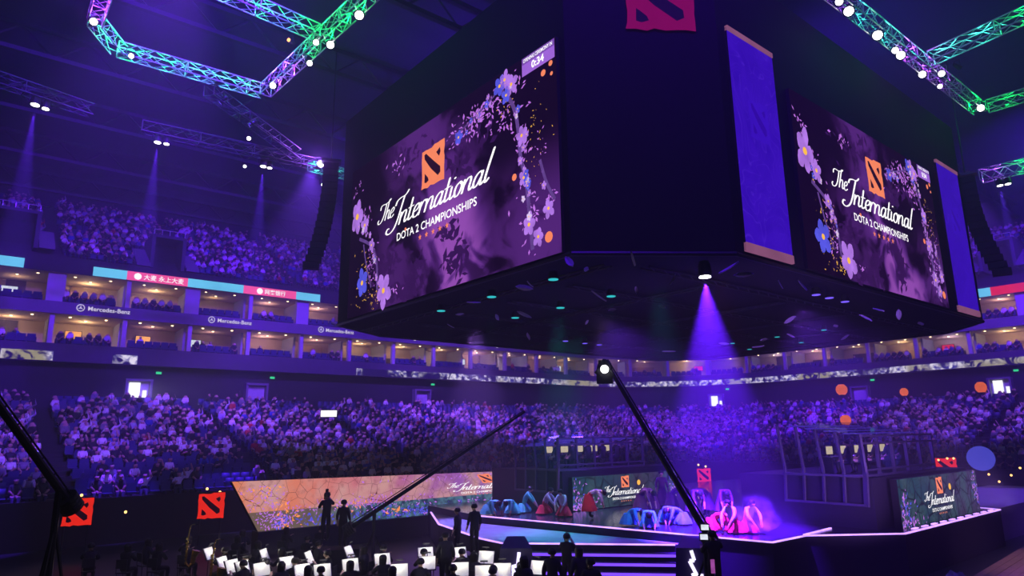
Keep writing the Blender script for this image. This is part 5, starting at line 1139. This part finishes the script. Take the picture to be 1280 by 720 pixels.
jib(pv, tip, pv + d * .55, 'big black camera crane reaching up in front of the stage, head lamp lit', .105, .06, True, lit=True)
for i, (px, py) in enumerate(((881, 659), (880, 671))):
    p = atd(px, py, 19.9); mo = thing('crane_monitor', 'small lit monitor on the base of the big camera crane', 'monitor', tuple(p), 'monitors of the big crane'); rz = face_cam(p); MB().box(p, (.26, .06, .2), rz).build('casing', M_cam, mo); toc = Vector((-p.x, -p.y, 0)).normalized(); MB().box(p + toc * .035, (.2, .01, .14), rz).build('screen', E_screenw, mo)
p = atd(890, 666, 19.6); person('person', 'oper', OPER, (p.x, p.y, max(0., p.z - 1.7)), face_away(p, .4), M_suit, M_suit, 'crane operator in black at the base of the big camera crane')
p = atd(891, 708, 19.3); o = MB().box(p, (.1, .03, .34), face_cam(p, .3)).build('lit_phone_panel', emit('phone_picture', lin(150, 70, 150), 1., 6, .6)); tag(o, 'small red and blue lit panel beside the right podium', 'panel')
pv = atd(468, 640, 27.5); tip = atd(656, 515, 27.5); d = (tip - pv).normalized(); tail = pv - d * 1.3
jib(pv, tip, tail, 'long camera crane slanting over the pink display wall', .09, .04, False)
pv = atd(74, 612, 18.); tip = atd(-50, 440, 16.5); jib(pv, tip, pv + (pv - tip).normalized() * .6, 'dark camera crane crossing the left stand, its head out of view', .085, .075, False)
# ------------------------------------------------------------------ emblem signs, amber lamps, lanterns, oddments
E_sred = emit('sign_red', lin(240, 40, 28), .95); E_sdark = emit('sign_dark', lin(30, 4, 24), .7)
def emblem_sign(px, py, dist, size, label):
    p = atd(px, py, dist); r = thing('emblem_sign', label, 'sign', (p.x, p.y, 0)); rz = face_cam(p); MB().box((p.x, p.y, p.z), (size * 1.08, .12, size * 1.08), rz).build('sign_box', M_black, r)
    R_ = Matrix.Rotation(rz, 3, 'Z'); P = Panel(p + R_ @ Vector((size / 2, .07, -size / 2)), R_ @ Vector((-1, 0, 0)), size, size); emblem(P, 0, 0, size, size, r, E_sred, E_sdark, .01)
    b = MB()
    for sx in (-.4, .4): q = R_ @ Vector((sx * size, 0, 0)); b.tube((p.x + q.x, p.y + q.y, 0), (p.x + q.x, p.y + q.y, p.z), .04, 6)
    b.build('post', M_dmetal, r)
for px, py, dist, size, lab in ((97, 640, 36, 1.1, 'red emblem sign partly hidden by the dark crane on the left'), (264, 632, 37, 1.15, 'red emblem sign on posts left of the pink display wall'), (880, 594, 53, .95, 'small red emblem sign behind the dancers and the crane'), (1183, 584, 60, 1.3, 'red emblem sign half hidden behind the near title display')): emblem_sign(px, py, dist, size, lab)
def lamp(px, py, dist, r, label, m, nm='amber_lamp', group=None, post=False):
    p = atd(px, py, dist); o = thing(nm, label, 'lamp', tuple(p), group); r = r * (.62 if nm == 'amber_lamp' else 1.); MB().lathe([(r * .5, -r), (r * .9, -r * .5), (r, 0), (r * .9, r * .5), (r * .45, r * .95)], p, 12).build('globe', m, o, smooth=True); MB().lathe([(r * .5, -r * 1.25), (r * .55, -r * .95)], p, 10).build('socket', M_dmetal, o)
for px, py in ((91, 625), (102, 619), (157, 640)): lamp(px, py, 37.2, .1, 'tiny amber lamp at the foot of the left stand', E_candle, group='amber lamps along the left stand')
for px, py in ((259, 611), (275, 615)): lamp(px, py, 37.5, .1, 'tiny amber lamp just above the red emblem sign on posts', E_candle, group='amber lamps above the sign')
for px, py in ((873, 581), (882, 583)): lamp(px, py, 53.5, .11, 'tiny pale lamp above the small red emblem sign', E_candle, group='lamps above the small sign')
for px, py in ((1173, 575), (1184, 573), (1192, 573), (1236, 593), (1264, 594), (1275, 585), (1249, 602)): lamp(px, py, 56, .11, 'tiny amber lamp at the foot of the right stand', E_candle, group='amber lamps along the right stand')
for px, py, dist, r, lab in ((1052, 487, 86, .62, 'large round orange globe on the dark wall left of the other globes'), (1130, 490, 84, .42, 'smaller orange globe on the dark wall between two others'), (1226, 484, 80, .52, 'orange globe on the dark wall next to the crowded doorway'), (1057, 525, 74, .5, 'orange globe half sunk in the crowd above the near booth')):
    lamp(px, py, dist, r, lab, E_amber, 'orange_globe')
p = atd(411, 517, 57); o = thing('lit_sign', 'short white glowing sign in the middle of the lower stand', 'sign', tuple(p)); MB().box(p, (1.25, .1, .5), face_cam(p)).build('light_panel', E_door, o); MB().box(p + Vector((p.x, p.y, 0)).normalized() * .12, (1.35, .12, .6), face_cam(p)).build('housing', M_dmetal, o); MB().tube(p + Vector((0, 0, -1.2)), p - Vector((0, 0, .2)) + Vector((p.x, p.y, 0)).normalized() * .12, .05).build('post', M_dmetal, o)
p = atd(1226, 573, 34.); toc = (CC - p).normalized(); o = MB().lathe([(.3, -.06), (.46, -.05), (.49, 0), (.46, .05), (.3, .06)], p, 28, M=toc.to_track_quat('Z', 'Y').to_matrix()).build('round_disc', emit('blue_disc_glow', lin(75, 75, 205), .85, 2, .1), smooth=True); tag(o, 'round pale blue disc floating beyond the near title display', 'disc')
# crumpled cloth and boards on the floor by the stage
p = atd(1180, 710, 28.6); cl = MB(); n = 9; vs = []
for i in range(n):
    for j in range(n):
        u_, v_ = i / (n - 1) - .5, j / (n - 1) - .5; e_ = max(0, 1 - (2 * u_) ** 2) * max(0, 1 - (2 * v_) ** 2); vs.append((p.x + u_ * 1.1 + random.uniform(-.04, .04), p.y - .3 + v_ * .6, .01 + .3 * e_ ** .7 * random.uniform(.5, 1.1)))
cl.add(vs, [(i * n + j, (i + 1) * n + j, (i + 1) * n + j + 1, i * n + j + 1) for i in range(n - 1) for j in range(n - 1)]); tag(cl.build('crumpled_cloth', mat('grey_green_cloth', (.22, .3, .3), .85, scale=9)), 'crumpled grey-green cloth lying on the floor below the stage', 'cloth')
M_plank = mat('brown_floor_board', (.36, .2, .13), .5, var=.35, scale=3); a, b = atz(1205, 727, .05), atz(1295, 674, .05); d = (b - a).normalized(); nrm = Vector((d.y, -d.x, 0)); L_ = (b - a).length + 4
bd = thing('board_floor', 'brown wooden boards laid on the dark floor right of the stage', 'floor boards', tuple(a))
for k in range(9):
    c_ = (a + b) / 2 + nrm * (.14 + .27 * k); MB().box((c_.x, c_.y, .035), (L_, .255, .06 + .006 * (k % 2)), math.atan2(d.y, d.x)).build('plank', M_plank, bd)
spot('added_board_fill', (33, 2, 14), (32, 7.5, 0), (1, .6, .75), 2600, 30); spot('floor_light', (52, 8, 21), (45, 12.4, 1.4), (.15, .03, 1), 16000, 34)  # spot on the boards is unseen, added to brighten the planks
